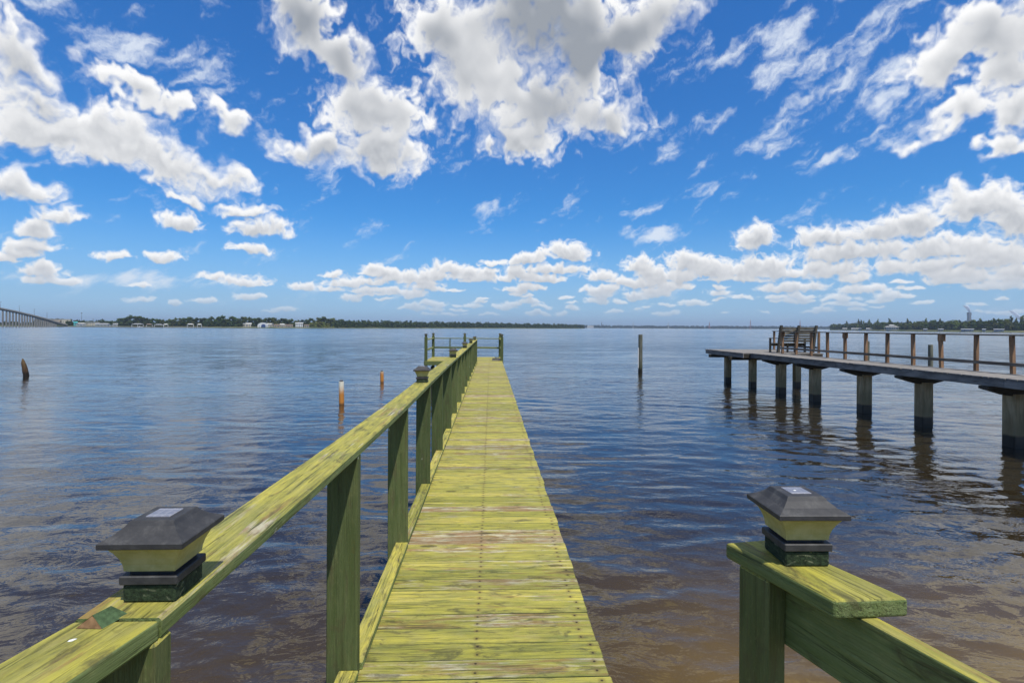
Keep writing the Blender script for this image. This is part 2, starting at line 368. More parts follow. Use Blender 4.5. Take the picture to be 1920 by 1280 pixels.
PLANK_NAILS = (-0.59, 0.0, 0.56)
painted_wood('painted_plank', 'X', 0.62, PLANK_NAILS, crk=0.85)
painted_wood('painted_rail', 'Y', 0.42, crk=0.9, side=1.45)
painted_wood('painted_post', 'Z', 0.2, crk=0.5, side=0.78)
painted_wood('painted_crossrail', 'X', 0.3)
grey_wood('pier_beam', 'Y', (0.07, 0.09, 0.045), (0.12, 0.12, 0.07))
grey_wood('pier_pile', 'Z', (0.10, 0.085, 0.06), (0.17, 0.14, 0.10), algae=(0.045, 0.05, 0.018))
grey_wood('grey_plank', 'X', (0.17, 0.155, 0.14), (0.27, 0.25, 0.22))
grey_wood('grey_beam', 'Y', (0.13, 0.12, 0.11), (0.25, 0.235, 0.215))
grey_wood('dark_beam', 'X', (0.035, 0.03, 0.022), (0.07, 0.06, 0.045))
grey_wood('brown_post', 'Z', (0.19, 0.105, 0.055), (0.31, 0.19, 0.11), dark=(0.06, 0.03, 0.015))
grey_wood('rail_wood', 'Y', (0.10, 0.085, 0.07), (0.19, 0.165, 0.135))
grey_wood('bench_wood', 'X', (0.10, 0.09, 0.065), (0.19, 0.165, 0.12))
grey_wood('bench_post', 'Z', (0.085, 0.075, 0.055), (0.17, 0.14, 0.10))
grey_wood('water_pile', 'Z', (0.10, 0.10, 0.075), (0.16, 0.155, 0.11), algae=(0.05, 0.055, 0.025))
grey_wood('snag_wood', 'Z', (0.10, 0.062, 0.030), (0.17, 0.115, 0.045), algae=(0.06, 0.03, 0.016))
# concrete piling of the neighbouring pier
m, N = new_mat('concrete_pile')
t = N.n('ShaderNodeTexCoord'); geo = N.n('ShaderNodeNewGeometry')
z = N.sep(geo.outputs['Position'])[2]; nn = N.noise(N.v('MULTIPLY', geo.outputs['Position'], (9, 9, 1.6)), 1.0, 6.0, 0.65)
zz = N.m('ADD', z, N.m('MULTIPLY', N.m('SUBTRACT', nn, 0.5), 0.5))
col = N.mix(N.ramp(nn, 0.35, 0.65), (0.38, 0.262, 0.135), (0.62, 0.46, 0.265))
col = N.mix(N.ramp(zz, 0.45, 1.15, 0.75, 0.0), col, (0.20, 0.15, 0.075))
col = N.mix(N.ramp(z, 0.25, 0.33, 0.96, 0.0), col, (0.007, 0.007, 0.007))
finish(N, col, N.ramp(z, 0.25, 0.35, 0.45, 0.85), nn, 0.01, 0.5, spec=0.3)
# plastic lamp
m, N = new_mat('lamp_black'); t = N.n('ShaderNodeTexCoord'); n1 = N.noise(t.outputs['Object'], 28.0, 7.0, 0.7); n2 = N.noise(t.outputs['Object'], 240.0, 3.0)
geo = N.n('ShaderNodeNewGeometry'); up = N.ramp(N.sep(geo.outputs['True Normal'])[2], 0.1, 0.7)
col = N.mix(N.ramp(n1, 0.35, 0.7), (0.020, 0.020, 0.022), (0.046, 0.045, 0.045))
col = N.mix(N.m('MULTIPLY', up, N.ramp(n1, 0.50, 0.75, 0.1, 0.45)), col, (0.13, 0.125, 0.115))
finish(N, col, 0.58, n2, 0.0008, 0.4, spec=0.35)
m, N = new_mat('lamp_lens'); t = N.n('ShaderNodeTexCoord'); n1 = N.noise(t.outputs['Object'], 22.0, 6.0, 0.65)
col = N.mix(N.ramp(n1, 0.35, 0.7), (0.60, 0.56, 0.22), (0.76, 0.71, 0.36))
col = N.mix(N.ramp(N.noise(t.outputs['Object'], 70.0, 5.0, 0.7), 0.62, 0.75, 0.0, 0.45), col, (0.24, 0.22, 0.07))
b = finish(N, col, 0.42, None, spec=0.4)
tl = N.n('ShaderNodeBsdfTranslucent'); N.link(col, tl.inputs[0]); mx = N.n('ShaderNodeMixShader'); mx.inputs[0].default_value = 0.42
outn = [x for x in N.t.nodes if x.type == 'OUTPUT_MATERIAL'][0]
N.link(b.outputs[0], mx.inputs[1]); N.link(tl.outputs[0], mx.inputs[2]); N.link(mx.outputs[0], outn.inputs[0])
m, N = new_mat('solar_cell'); t = N.n('ShaderNodeTexCoord'); s3 = N.sep(t.outputs['Object'])
ln = N.m('MINIMUM', N.m('ABSOLUTE', N.m('SUBTRACT', N.m('FRACT', N.m('MULTIPLY', s3[0], 60.0)), 0.5)), N.m('ABSOLUTE', N.m('SUBTRACT', N.m('FRACT', N.m('MULTIPLY', s3[1], 30.0)), 0.5)))
n1 = N.noise(t.outputs['Object'], 60.0, 5.0, 0.7)
col = N.mix(N.ramp(ln, 0.03, 0.07, 1.0, 0.0), N.mix(N.ramp(n1, 0.35, 0.7), (0.13, 0.14, 0.18), (0.23, 0.23, 0.26)), (0.28, 0.28, 0.30))
finish(N, col, 0.42, spec=0.6)
m, N = new_mat('lamp_block')     # mossy dark-green offcut under each lamp, peeling
raw, v, rnd = obj_coord(N, 'X')
wv = N.m('SINE', N.m('MULTIPLY', N.v('LENGTH', N.v('MULTIPLY', N.v('ADD', raw, (0.012, 0.0, 0.05)), (1, 1, 1))), 620.0))
pe = N.noise(v, 34.0, 5.0, 0.7); pf = N.noise(v, 90.0, 4.0, 0.7)
col = N.mix(N.ramp(pf, 0.35, 0.65), (0.014, 0.022, 0.012), (0.034, 0.054, 0.026))
col = N.mix(N.m('MULTIPLY', N.ramp(wv, 0.3, 0.9), N.ramp(pe, 0.48, 0.66)), col, (0.17, 0.18, 0.11))
col = N.mix(N.ramp(pe, 0.64, 0.70, 0.0, 0.8), col, (0.26, 0.25, 0.07))
finish(N, col, 0.8, pf, 0.004, 0.8, spec=0.2)
plain('raw_wood', (0.24, 0.14, 0.07), 0.8, 0.3, 60.0, spec=0.2)
plain('chip_green', (0.06, 0.10, 0.045), 0.75, 0.35, 70.0, spec=0.2)
plain('droppings', (0.72, 0.72, 0.68), 0.8, 0.08, 90.0, spec=0.2)
# stained plastic pipe
m, N = new_mat('stained_pipe'); geo = N.n('ShaderNodeNewGeometry'); z = N.sep(geo.outputs['Position'])[2]
nn = N.noise(geo.outputs['Position'], 5.0, 5.0, 0.6); zz = N.m('ADD', z, N.m('MULTIPLY', N.m('SUBTRACT', nn, 0.5), 0.3))
oi = N.n('ShaderNodeObjectInfo')
t = N.n('ShaderNodeTexCoord'); hz = N.m('ADD', N.sep(t.outputs['Object'])[2], N.m('MULTIPLY', N.m('SUBTRACT', nn, 0.5), 0.25))
col = N.mix(N.ramp(zz, 0.36, 0.74), (0.50, 0.20, 0.035), (0.74, 0.69, 0.54))
col = N.mix(N.ramp(z, 0.02, 0.10, 0.8, 0.0), col, (0.12, 0.055, 0.02))
finish(N, col, 0.45, spec=0.4)
# far things
plain('bridge_concrete', (0.21, 0.20, 0.175), 0.85, 0.15, 0.2)
plain('bridge_girder', (0.15, 0.135, 0.11), 0.85, 0.15, 0.2)
plain('dark_metal', (0.10, 0.10, 0.105), 0.6, 0.2, 1.0)
plain('red_metal', (0.42, 0.10, 0.06), 0.6, 0.2, 1.0)
plain('white_paint', (0.60, 0.60, 0.58), 0.6, 0.06, 0.8)
plain('cream_paint', (0.46, 0.41, 0.31), 0.7, 0.08, 0.8)
plain('tan_paint', (0.42, 0.32, 0.22), 0.7, 0.1, 0.8)
plain('grey_paint', (0.34, 0.36, 0.38), 0.7, 0.1, 0.8)
plain('teal_paint', (0.05, 0.33, 0.34), 0.7, 0.08, 0.8)
plain('blue_paint', (0.02, 0.05, 0.16), 0.7, 0.1, 0.8)
plain('roof_grey', (0.24, 0.245, 0.25), 0.8, 0.15, 0.7)
plain('roof_brown', (0.17, 0.125, 0.09), 0.8, 0.15, 0.7)
plain('roof_light', (0.42, 0.41, 0.38), 0.7, 0.1, 0.7)
plain('glass_dark', (0.03, 0.04, 0.05), 0.12, 0.1, 0.5, spec=0.7)
plain('bark', (0.10, 0.075, 0.05), 0.9, 0.25, 3.0)
plain('bulkhead_grey', (0.20, 0.19, 0.17), 0.85, 0.2, 0.3)
def leaf(name, c0, c1):
    m, N = new_mat(name)
    geo = N.n('ShaderNodeNewGeometry'); oi = N.n('ShaderNodeObjectInfo')
    n = N.noise(geo.outputs['Position'], 0.22, 5.0, 0.7)
    col = N.mix(N.ramp(n, 0.35, 0.65), c0, c1)
    hs = N.n('ShaderNodeHueSaturation'); N.link(col, hs.inputs['Color'])
    N.put(hs.inputs['Value'], N.m('MULTIPLY_ADD', oi.outputs['Random'], 0.6, 0.7)); N.put(hs.inputs['Hue'], N.m('MULTIPLY_ADD', oi.outputs['Random'], 0.04, 0.48))
    d = N.n('ShaderNodeBsdfDiffuse'); N.link(hs.outputs[0], d.inputs[0])
    tl = N.n('ShaderNodeBsdfTranslucent'); N.link(hs.outputs[0], tl.inputs[0])
    mx = N.n('ShaderNodeMixShader'); mx.inputs[0].default_value = 0.3
    N.link(d.outputs[0], mx.inputs[1]); N.link(tl.outputs[0], mx.inputs[2])
    o = N.n('ShaderNodeOutputMaterial'); N.link(mx.outputs[0], o.inputs[0])
leaf('leaf_dark', (0.030, 0.050, 0.012), (0.072, 0.098, 0.024))
leaf('leaf_mid', (0.055, 0.075, 0.018), (0.130, 0.145, 0.034))
leaf('leaf_light', (0.14, 0.17, 0.035), (0.24, 0.25, 0.06))
leaf('leaf_blue', (0.030, 0.048, 0.030), (0.055, 0.078, 0.040))
m, N = new_mat('shore_ground'); geo = N.n('ShaderNodeNewGeometry'); n = N.noise(geo.outputs['Position'], 0.05, 6.0, 0.65)
finish(N, N.mix(N.ramp(n, 0.4, 0.6), (0.055, 0.075, 0.025), (0.13, 0.125, 0.06)), 0.9, spec=0.1)

# ------------------------------------------------------------------ mesh helpers
def link(o): COL.objects.link(o); return o
def tag(o, label=None, cat=None, group=None, kind=None):
    if label: o['label'] = label
    if cat: o['category'] = cat
    if group: o['group'] = group
    if kind: o['kind'] = kind
    return o
def thing(name, loc, label, cat, group=None, rz=0.0):
    o = bpy.data.objects.new(name, None); o.location = loc; o.rotation_euler = (0, 0, rz); o.empty_display_size = 0.2
    link(o); return tag(o, label, cat, group)
def add(name, me, parent=None, loc=(0, 0, 0), rot=(0, 0, 0), scale=(1, 1, 1)):
    o = bpy.data.objects.new(name, me); o.location = loc; o.rotation_euler = rot; o.scale = scale; o.parent = parent
    return link(o)
def mesh(name, verts, faces, mat, smooth=False):
    me = bpy.data.meshes.new(name); me.from_pydata([tuple(v) for v in verts], [], faces); me.update()
    me.materials.append(MATS[mat])
    if smooth: me.polygons.foreach_set('use_smooth', [True]*len(me.polygons))
    return me
def bm_mesh(name, bm, mat, smooth=False):
    me = bpy.data.meshes.new(name); bm.to_mesh(me); bm.free(); me.materials.append(MATS[mat])
    if smooth: me.polygons.foreach_set('use_smooth', [True]*len(me.polygons))
    return me
def box_bm(sx, sy, sz, bevel=0.0, c=(0, 0, 0), seg=1):
    bm = bmesh.new(); bmesh.ops.create_cube(bm, size=1.0)
    for v in bm.verts: v.co = Vector((v.co.x*sx + c[0], v.co.y*sy + c[1], v.co.z*sz + c[2]))
    if bevel: bmesh.ops.bevel(bm, geom=list(bm.edges), offset=bevel, segments=seg, affect='EDGES', profile=0.6)
    return bm
def box(name, sx, sy, sz, mat, bevel=0.0, c=(0, 0, 0), seg=1):
    return bm_mesh(name, box_bm(sx, sy, sz, bevel, c, seg), mat)
def loft(name, rings, mat, cap=True, smooth=False):
    """rings of equal point counts joined into a closed skin"""
    n = len(rings[0]); V = [p for r in rings for p in r]; F = []
    for k in range(len(rings)-1):
        for i in range(n):
            j = (i+1) % n; F.append((k*n+i, k*n+j, (k+1)*n+j, (k+1)*n+i))
    if cap: F.append(tuple(reversed(range(n)))); F.append(tuple((len(rings)-1)*n+i for i in range(n)))
    return mesh(name, V, F, mat, smooth)
def circle(r, z, n=16, cx=0, cy=0, jit=0.0, rr=rng):
    return [(cx + r*(1+rr.uniform(-jit, jit))*math.cos(2*math.pi*i/n), cy + r*(1+rr.uniform(-jit, jit))*math.sin(2*math.pi*i/n), z) for i in range(n)]
def square(h, z, n=1): return [(-h, -h, z), (h, -h, z), (h, h, z), (-h, h, z)]
def copy_tree(o, parent=None):
    c = o.copy(); COL.objects.link(c); c.parent = parent
    for ch in o.children: copy_tree(ch, c)
    return c

# ------------------------------------------------------------------ water
def build_water():
    cols_in = 820; half = R(54)
    ang = list(np.linspace(-half, half, cols_in)) + list(np.linspace(half, 2*math.pi-half, 120))[1:-1]
    ang = np.array(ang) + YAW                       # measured clockwise from +Y
    r = [0.0, 0.4, 0.8, 1.1, 1.4]
    while r[-1] < 90: r.append(r[-1]*1.0072)
    while r[-1] < 12000: r.append(r[-1]*1.10)
    r = np.array(r[1:]); nr, na = len(r), len(ang)
    RR, AA = np.meshgrid(r, ang, indexing='ij')
    X = RR*np.sin(AA); Y = RR*np.cos(AA)
    rs = np.random.RandomState(5)
    Z = np.zeros_like(X)
    step = np.gradient(r)[:, None]*np.ones_like(X)
    wx = 0.5*np.sin(X*0.55+Y*0.21)+0.4*np.sin(Y*0.37-X*0.13+2.0); wy = 0.5*np.sin(Y*0.45+1.0+X*0.17)
    amp_mod = 0.75 + 0.25*np.sin(X*0.31+1.3*np.sin(Y*0.21)) * np.sin(Y*0.27+0.9*np.sin(X*0.19))
    for i in range(64):
        lam = 0.17*(3.0/0.17)**((i+rs.rand())/64.0)
        th = rs.normal(0, 0.50) + 0.20
        k = 2*math.pi/lam
        slope = 0.0158*(1.0 if lam < 0.7 else (0.7/lam)**0.9)
        a = slope/k
        fade = np.clip((lam/step-2.5)/2.0, 0, 1)
        Z += a*fade*amp_mod*np.sin(k*((X+wx*0.35)*math.sin(th) + (Y+wy*0.35)*math.cos(th)) + rs.rand()*6.28)
    Z -= np.where(RR > 95, 0.0, 0.0)
    co = np.stack([X, Y, Z], -1).reshape(-1, 3)
    c0 = len(co); co = np.vstack([co, [[0, 0, 0]]])
    ii, jj = np.meshgrid(np.arange(nr-1), np.arange(na), indexing='ij'); j2 = (jj+1) % na
    quads = np.stack([ii*na+jj, (ii+1)*na+jj, (ii+1)*na+j2, ii*na+j2], -1).reshape(-1, 4)[:, ::-1]
    tri = np.stack([np.full(na, c0), (np.arange(na)+1) % na, np.arange(na)], -1)[:, ::-1]
    nv = len(co); nq, nt = len(quads), len(tri)
    me = bpy.data.meshes.new('water'); me.vertices.add(nv); me.vertices.foreach_set('co', co.ravel())
    me.loops.add(nq*4+nt*3); me.loops.foreach_set('vertex_index', np.concatenate([quads.ravel(), tri.ravel()]))
    me.polygons.add(nq+nt)
    me.polygons.foreach_set('loop_start', np.concatenate([np.arange(nq)*4, nq*4+np.arange(nt)*3]))
    me.polygons.foreach_set('use_smooth', np.ones(nq+nt, dtype=bool))
    me.update(calc_edges=True); me.validate()
    if me.polygons[0].normal.z < 0: me.flip_normals()
    return me
m, N = new_mat('river_water')
geo = N.n('ShaderNodeNewGeometry'); P = geo.outputs['Position']; ps = N.sep(P)
rad = N.v('LENGTH', N.v('MULTIPLY', P, (1, 1, 0)))
wp = N.v('ADD', N.v('MULTIPLY', P, (0.62, 1.0, 0.0)), N.v('SCALE', N.noise(P, 0.9, 2.0, color=True), scale=0.5))
h1 = N.noise(wp, 2.6, 4.0, 0.55); h2 = N.noise(wp, 9.0, 3.0, 0.5); h3 = N.noise(N.v('MULTIPLY', P, (0.10, 0.24, 0.0)), 1.0, 4.0, 0.6)
gust = N.noise(N.v('MULTIPLY', P, (0.0035, 0.016, 0.0)), 1.0, 4.0, 0.55, 0.5)      # wind lanes
far1 = N.ramp(rad, 8.0, 60.0)
hh = N.m('ADD', N.m('MULTIPLY', h1, N.ramp(rad, 4.0, 40.0, 0.026, 0.075)), N.m('ADD', N.m('MULTIPLY', h2, 0.005), N.m('MULTIPLY', h3, N.ramp(rad, 20.0, 90.0, 0.0, 0.16))))
bp = N.n('ShaderNodeBump'); bp.inputs['Strength'].default_value = 1.0; bp.inputs['Distance'].default_value = 1.0
lull = N.noise(N.v('MULTIPLY', P, (0.10, 0.28, 0.0)), 1.0, 3.0, 0.5, 0.8)
N.link(N.m('MULTIPLY', hh, N.m('MULTIPLY', N.ramp(gust, 0.35, 0.65, 0.65, 1.2), N.ramp(lull, 0.35, 0.62, 0.45, 1.2))), bp.inputs['Height'])
fr = N.n('ShaderNodeFresnel'); fr.inputs['IOR'].default_value = 1.58; N.link(bp.outputs[0], fr.inputs['Normal'])
shallow = N.m('MULTIPLY', N.ramp(ps[1], 1.5, 8.0, 1.0, 0.0), N.ramp(N.m('ADD', ps[0], N.m('MULTIPLY', ps[1], -0.25)), -3.0, 2.0, 0.30, 1.0))
bed = N.noise(P, 0.7, 3.0, 0.5)
bc = N.mix(shallow, N.mix(N.ramp(rad, 15.0, 70.0), (0.022, 0.016, 0.008), (0.005, 0.010, 0.016)), N.mix(N.ramp(bed, 0.3, 0.7), (0.125, 0.076, 0.010), (0.195, 0.118, 0.016)))
df = N.n('ShaderNodeBsdfDiffuse'); N.link(bc, df.inputs[0])
gl = N.n('ShaderNodeBsdfGlossy'); gl.inputs[0].default_value = (1, 1, 1, 1); N.link(bp.outputs[0], gl.inputs['Normal'])
N.put(gl.inputs['Roughness'], N.m('MULTIPLY', N.ramp(rad, 6.0, 160.0, 0.03, 0.15), N.ramp(gust, 0.35, 0.65, 0.7, 1.15)))
mx = N.n('ShaderNodeMixShader'); N.link(fr.outputs[0], mx.inputs[0]); N.link(df.outputs[0], mx.inputs[1]); N.link(gl.outputs[0], mx.inputs[2])
o = N.n('ShaderNodeOutputMaterial'); N.link(mx.outputs[0], o.inputs[0])
wme = build_water(); wme.materials.append(m)
tag(add('water', wme), kind='structure')

# ------------------------------------------------------------------ the green pier
Y0, Y1 = -0.9, 26.4
pier = thing('wooden_pier', (0, 0, DECK), 'long lime green painted wooden pier with a railing along its left side', 'pier')
XL, XR = -0.70, 0.577
plank_me = []
for k in range(9):
    bm = box_bm(XR-XL+rng.uniform(-0.004, 0.006), 0.1350+rng.uniform(-0.0025, 0.0025), 0.036, 0.005)
    plank_me.append(bm_mesh('plank', bm, 'painted_plank'))
y = Y0; k = 0
while y < Y1:
    o = add('plank', plank_me[rng.randrange(9)], pier, ((XL+XR)/2+rng.uniform(-0.007, 0.007), y+0.071, -0.018+rng.uniform(-0.0022, 0.0022)),
            (rng.uniform(-0.006, 0.006), rng.uniform(-0.0012, 0.0012), rng.uniform(-0.0022, 0.0022) + (math.pi if rng.random() < 0.5 else 0)))
    y += 0.1435 + rng.uniform(-0.0008, 0.0008); k += 1
YDECK = y
beam_me = box('stringer', 0.045, (Y1-Y0)/3-0.002, 0.19, 'pier_beam', 0.004)
for x in (-0.60, -0.06, 0.50):
    for i in range(3): add('stringer', beam_me, pier, (x, Y0+(i+0.5)*(Y1-Y0)/3, -0.036-0.097))
POSTS = [1.08+1.5075*i for i in range(17)]          # 1.08 ... 25.2
post_me = [box('post', 0.145, 0.058, 1.05+0.85, 'painted_post', 0.005, c=(0, 0, (1.05-0.85)/2)) for _ in range(4)]
for i, py in enumerate(POSTS):
    add('post', post_me[i % 4], pier, (-0.6945-(0.017 if i == 0 else 0)+rng.uniform(-0.004, 0.003), py, -0.0015*(i % 2)), (rng.uniform(-0.004, 0.004), rng.uniform(-0.004, 0.004), (math.pi if i % 2 else 0)))
kick_me = [box('kick_board', 0.092, 1.5075-0.062, 0.038, 'painted_rail', 0.004) for _ in range(3)]
for i in range(len(POSTS)-1):
    add('kick_board', kick_me[i % 3], pier, (-0.662+rng.uniform(-0.004, 0.004), (POSTS[i]+POSTS[i+1])/2, 0.0215), (0, 0, rng.uniform(-0.003, 0.003)))
# cap rail boards, each with a little bow
def bowed_board(w, L, t, bow_x, bow_z, seg=10, rw=0.006):
    rings = []
    prof = [(-w/2, -t/2+rw), (-w/2+rw, -t/2), (w/2-rw, -t/2), (w/2, -t/2+rw), (w/2, t/2-rw), (w/2-rw, t/2), (-w/2+rw, t/2), (-w/2, t/2-rw)]
    for k in range(seg+1):
        f = k/seg; b = 4*f*(1-f); yy = (f-0.5)*L
        rings.append([(px+bow_x*b, yy, pz+bow_z*b) for px, pz in prof])
    return rings
RAILW, RAILT, RAILZ = 0.166, 0.040, 1.09
joints = [1.072, 5.60, 10.13, 14.65, 19.17, 23.70, 25.30]
lat = [-0.7215, -0.699, -0.704, -0.698, -0.703, -0.700, -0.700]
for i in range(len(joints)-1):
    a, b = joints[i]+0.0015, joints[i+1]-0.0015; L = b-a
    me = loft('cap_rail', bowed_board(RAILW, L, RAILT, 0.012 if i == 0 else rng.uniform(-0.010, 0.010), rng.uniform(-0.012, 0.004)), 'painted_rail')
    add('cap_rail', me, pier, ((lat[i]+lat[i+1])/2, (a+b)/2, RAILZ-RAILT/2), (0, 0, -math.atan2(lat[i+1]-lat[i], L)))
# near cap rail, flaring outwards towards the camera
FL = R(11.3)
cj = Vector((-0.7215, 1.0695, 0)); dv = Vector((math.sin(FL), math.cos(FL), 0)); w_ = 0.0815
bm = bmesh.new(); wp_ = w_*math.cos(FL)      # far end cut to meet the straight rail
cor = [(-wp_, -w_*math.sin(FL)), (wp_, w_*math.sin(FL)), (wp_, -2.4), (-wp_, -2.4)]
lo = [bm.verts.new((x_, y_, -RAILT/2)) for x_, y_ in cor]; hi = [bm.verts.new((x_, y_, RAILT/2)) for x_, y_ in cor]
bm.faces.new(lo); bm.faces.new(list(reversed(hi)))
for i in range(4): bm.faces.new((lo[(i+1) % 4], lo[i], hi[i], hi[(i+1) % 4]))
bmesh.ops.recalc_face_normals(bm, faces=bm.faces); bmesh.ops.bevel(bm, geom=list(bm.edges), offset=0.006, segments=2, affect='EDGES', profile=0.5)
add('cap_rail', bm_mesh('cap_rail', bm, 'painted_rail'), pier, (cj.x, cj.y, RAILZ-RAILT/2-0.002), (0, 0, -FL))
c2 = Vector((-0.7075, 1.032, 0)) - Vector((math.sin(FL), math.cos(FL), 0))*2.2
add('post', post_me[0], pier, (c2.x, c2.y, -0.005), (0, 0, -FL))
# piles and cross beams under the deck
pile_me = loft('pile', [circle(0.095, 1.04, 14, jit=0.02), circle(0.10, 0.2, 14, jit=0.03), circle(0.105, -0.9, 14, jit=0.03)], 'pier_pile', smooth=True)
cross_me = box('cross_beam', 1.36, 0.09, 0.16, 'pier_beam', 0.004)
for i in range(9):
    yy = 0.6+3.02*i
    for x in (-0.47, 0.34): add('pile', pile_me, pier, (x, yy, -DECK-0.13))
    add('cross_beam', cross_me, pier, (-0.06, yy, -0.31))
# T-shaped head
HX0, HX1, HY0, HY1 = -3.22, 0.62, 26.42, 29.9
hp = [box('plank', HX1-HX0, 0.1385, 0.036, 'painted_plank', 0.0045) for _ in range(3)]
y = HY0+0.002
while y < HY1:
    add('plank', hp[rng.randrange(3)], pier, ((HX0+HX1)/2+rng.uniform(-0.006, 0.006), y+0.071, -0.018+rng.uniform(-0.002, 0.002)), (0, 0, rng.uniform(-0.001, 0.001)))
    y += 0.1435
add('fascia', box('fascia', HX1-HX0-0.65-0.7, 0.04, 0.20, 'painted_crossrail', 0.004), pier, ((HX0-0.72)/2-0.01, HY0-0.022, -0.12))
add('fascia', box('fascia', 0.04, HY1-HY0, 0.20, 'painted_rail', 0.004), pier, (HX0-0.022, (HY0+HY1)/2, -0.12))
add('fascia', box('fascia', HX1-HX0, 0.04, 0.20, 'painted_crossrail', 0.004), pier, ((HX0+HX1)/2, HY1+0.02, -0.14))
hpost_me = box('post', 0.14, 0.14, 1.16+0.9, 'painted_post', 0.006, c=(0, 0, (1.16-0.9)/2))
thin_me = box('post', 0.06, 0.06, 1.0, 'painted_post', 0.004, c=(0, 0, 0.5))
HP = [(HX0+0.05, HY0+0.06), (HX0+0.05, HY1-0.05), (-1.43, HY1-0.05), (HX1-0.06, HY0+0.09), (HX1-0.10, HY1-0.05)]
for x, yy in HP: add('post', hpost_me, pier, (x, yy, 0))
for x in (-2.25,): add('post', thin_me, pier, (x, HY1-0.05, 0))
for z, hgt, dep in ((1.03, 0.045, 0.12), (0.52, 0.09, 0.04)):
    add('cross_rail', box('cross_rail', -1.50-(HX0+0.12), dep, hgt, 'painted_crossrail', 0.004), pier, ((HX0+0.12-1.50)/2, HY1-0.05, z), (0, 0, rng.uniform(-0.01, 0.01)))
    add('cross_rail', box('cross_rail', HX1-0.17+1.36, dep, hgt, 'painted_crossrail', 0.004), pier, ((HX1-0.17-1.36)/2, HY1-0.05, z), (0, rng.uniform(-0.008, 0.008), 0))
    add('side_rail', box('side_rail', dep, HY1-HY0-0.25, hgt, 'painted_rail', 0.004), pier, (HX0+0.05, (HY0+HY1)/2, z))
    add('side_rail', box('side_rail', dep, HY1-HY0-0.28, hgt, 'painted_rail', 0.004), pier, (HX1-0.08, (HY0+HY1)/2+0.01, z))
for x in (HX0+0.35, -1.2, 0.3):
    for yy in (HY0+0.3, HY1-0.3): add('pile', pile_me, pier, (x, yy, -DECK-0.13))
bxt = thing('deck_box', (HX1-0.32, HY0+0.20, DECK+0.002), 'low grey box at the foot of the right front post of the pier head', 'box')
add('body', box('body', 0.42, 0.30, 0.09, 'grey_beam', 0.006, c=(0, 0, 0.045)), bxt); add('lid', box('lid', 0.45, 0.33, 0.03, 'grey_beam', 0.006, c=(0, 0, 0.106)), bxt)

# ------------------------------------------------------------------ solar post lights
def lens_rings(h0, h1, z0, z1, n=5):
    out = []
    for k in range(n):
        f = k/(n-1); s = h0+(h1-h0)*(f**1.9); out.append(square(s, z0+(z1-z0)*f))
    return out
def make_light():
    t = thing('solar_post_light', (0, 0, 0), 'x', 'lamp')
    add('block', box('block', 0.106, 0.106, 0.036, 'lamp_block', 0.003, c=(0, 0, 0.0185)), t)
    bm = box_bm(0.116, 0.116, 0.018, 0.002, c=(0, 0, 0.0465))
    add('base', bm_mesh('base', bm, 'lamp_black'), t)
    add('neck', box('neck', 0.088, 0.088, 0.008, 'lamp_black', 0.0, c=(0, 0, 0.0595)), t)
    rings = lens_rings(0.0515, 0.074, 0.0635, 0.1200)
    add('lens', loft('lens', rings, 'lamp_lens'), t)
    prof = [(0.0835, 0.1205), (0.0845, 0.1220), (0.0845, 0.1315), (0.0825, 0.1335), (0.064, 0.1435), (0.050, 0.1560), (0.0445, 0.1640), (0.0425, 0.1655)]
    rf = add('roof', loft('roof', [square(h, z) for h, z in prof], 'lamp_black'), t)
    add('solar_panel', box('solar_panel', 0.050, 0.050, 0.003, 'solar_cell', 0.0008, c=(0, 0, 0.1662)), rf)
    return t
order = ['nearest', 'second', 'third', 'fourth', 'fifth', 'sixth']
light0 = make_light(); lights = []
LP = [1.185] + [5.55, 10.10, 14.62, 19.14, 23.66]
for i, yy in enumerate(LP):
    t = light0 if i == 0 else copy_tree(light0)
    t.location = (-0.700, yy, DECK+RAILZ+0.0005); t.rotation_euler = (0, 0, rng.uniform(-0.02, 0.02))
    t['label'] = 'black solar post light with yellowed lens, %s along the left handrail' % ('nearest to the camera' if i == 0 else order[i]+' one out')
    t['group'] = 'solar post lights on the left handrail'
    lights.append(t)
hl = ['left front corner post', 'left rear corner post', 'middle rear post', 'right front corner post', 'right rear corner post']
for (x, yy), nm in zip(HP, hl):
    t = copy_tree(light0); t.location = (x, yy, DECK+1.161); t['label'] = 'small dark solar light on the %s of the pier head' % nm; t['group'] = 'solar lights on the pier head'

# offcut of wood and a bird dropping lying on the near left handrail
V = [(-0.030, -0.036, 0), (0.030, -0.036, 0), (0.042, 0.036, 0), (-0.022, 0.042, 0), (0.004, -0.030, 0.021), (0.010, 0.022, 0.019)]
t = thing('wood_offcut', (-0.752, 1.068, DECK+RAILZ-0.0015), 'small green wedge-shaped wood offcut with raw orange end lying on the near handrail', 'offcut', rz=R(-4))
t.scale = (0.85, 0.75, 1.1)
add('painted_face', mesh('painted_face', V, [(1, 2, 5, 4), (3, 0, 4, 5), (2, 3, 5), (3, 2, 1, 0)], 'chip_green'), t)
add('cut_end', mesh('cut_end', [(-0.029, -0.0365, 0.0005), (0.029, -0.0365, 0.0005), (0.004, -0.0310, 0.0200), (-0.028, -0.030, 0.0005), (0.028, -0.030, 0.0005)], [(0, 1, 2), (3, 0, 2), (1, 4, 2)], 'raw_wood'), t)
def splat(name, r, label, loc, rz=0, el=2.2):
    n = 12; a = [r*rng.uniform(0.7, 1.15) for _ in range(n)]
    base = [(a[i]*el*math.cos(6.283*i/n), a[i]*math.sin(6.283*i/n), 0) for i in range(n)]
    mid = [(x*0.6, yv*0.6, r*0.28) for x, yv, _ in base]
    me = loft(name, [base, mid, [(x*0.2, yv*0.2, r*0.36) for x, yv, _ in base]], 'droppings', smooth=True)
    return tag(add(name, me, None, loc, (0, 0, rz)), label, 'dropping')
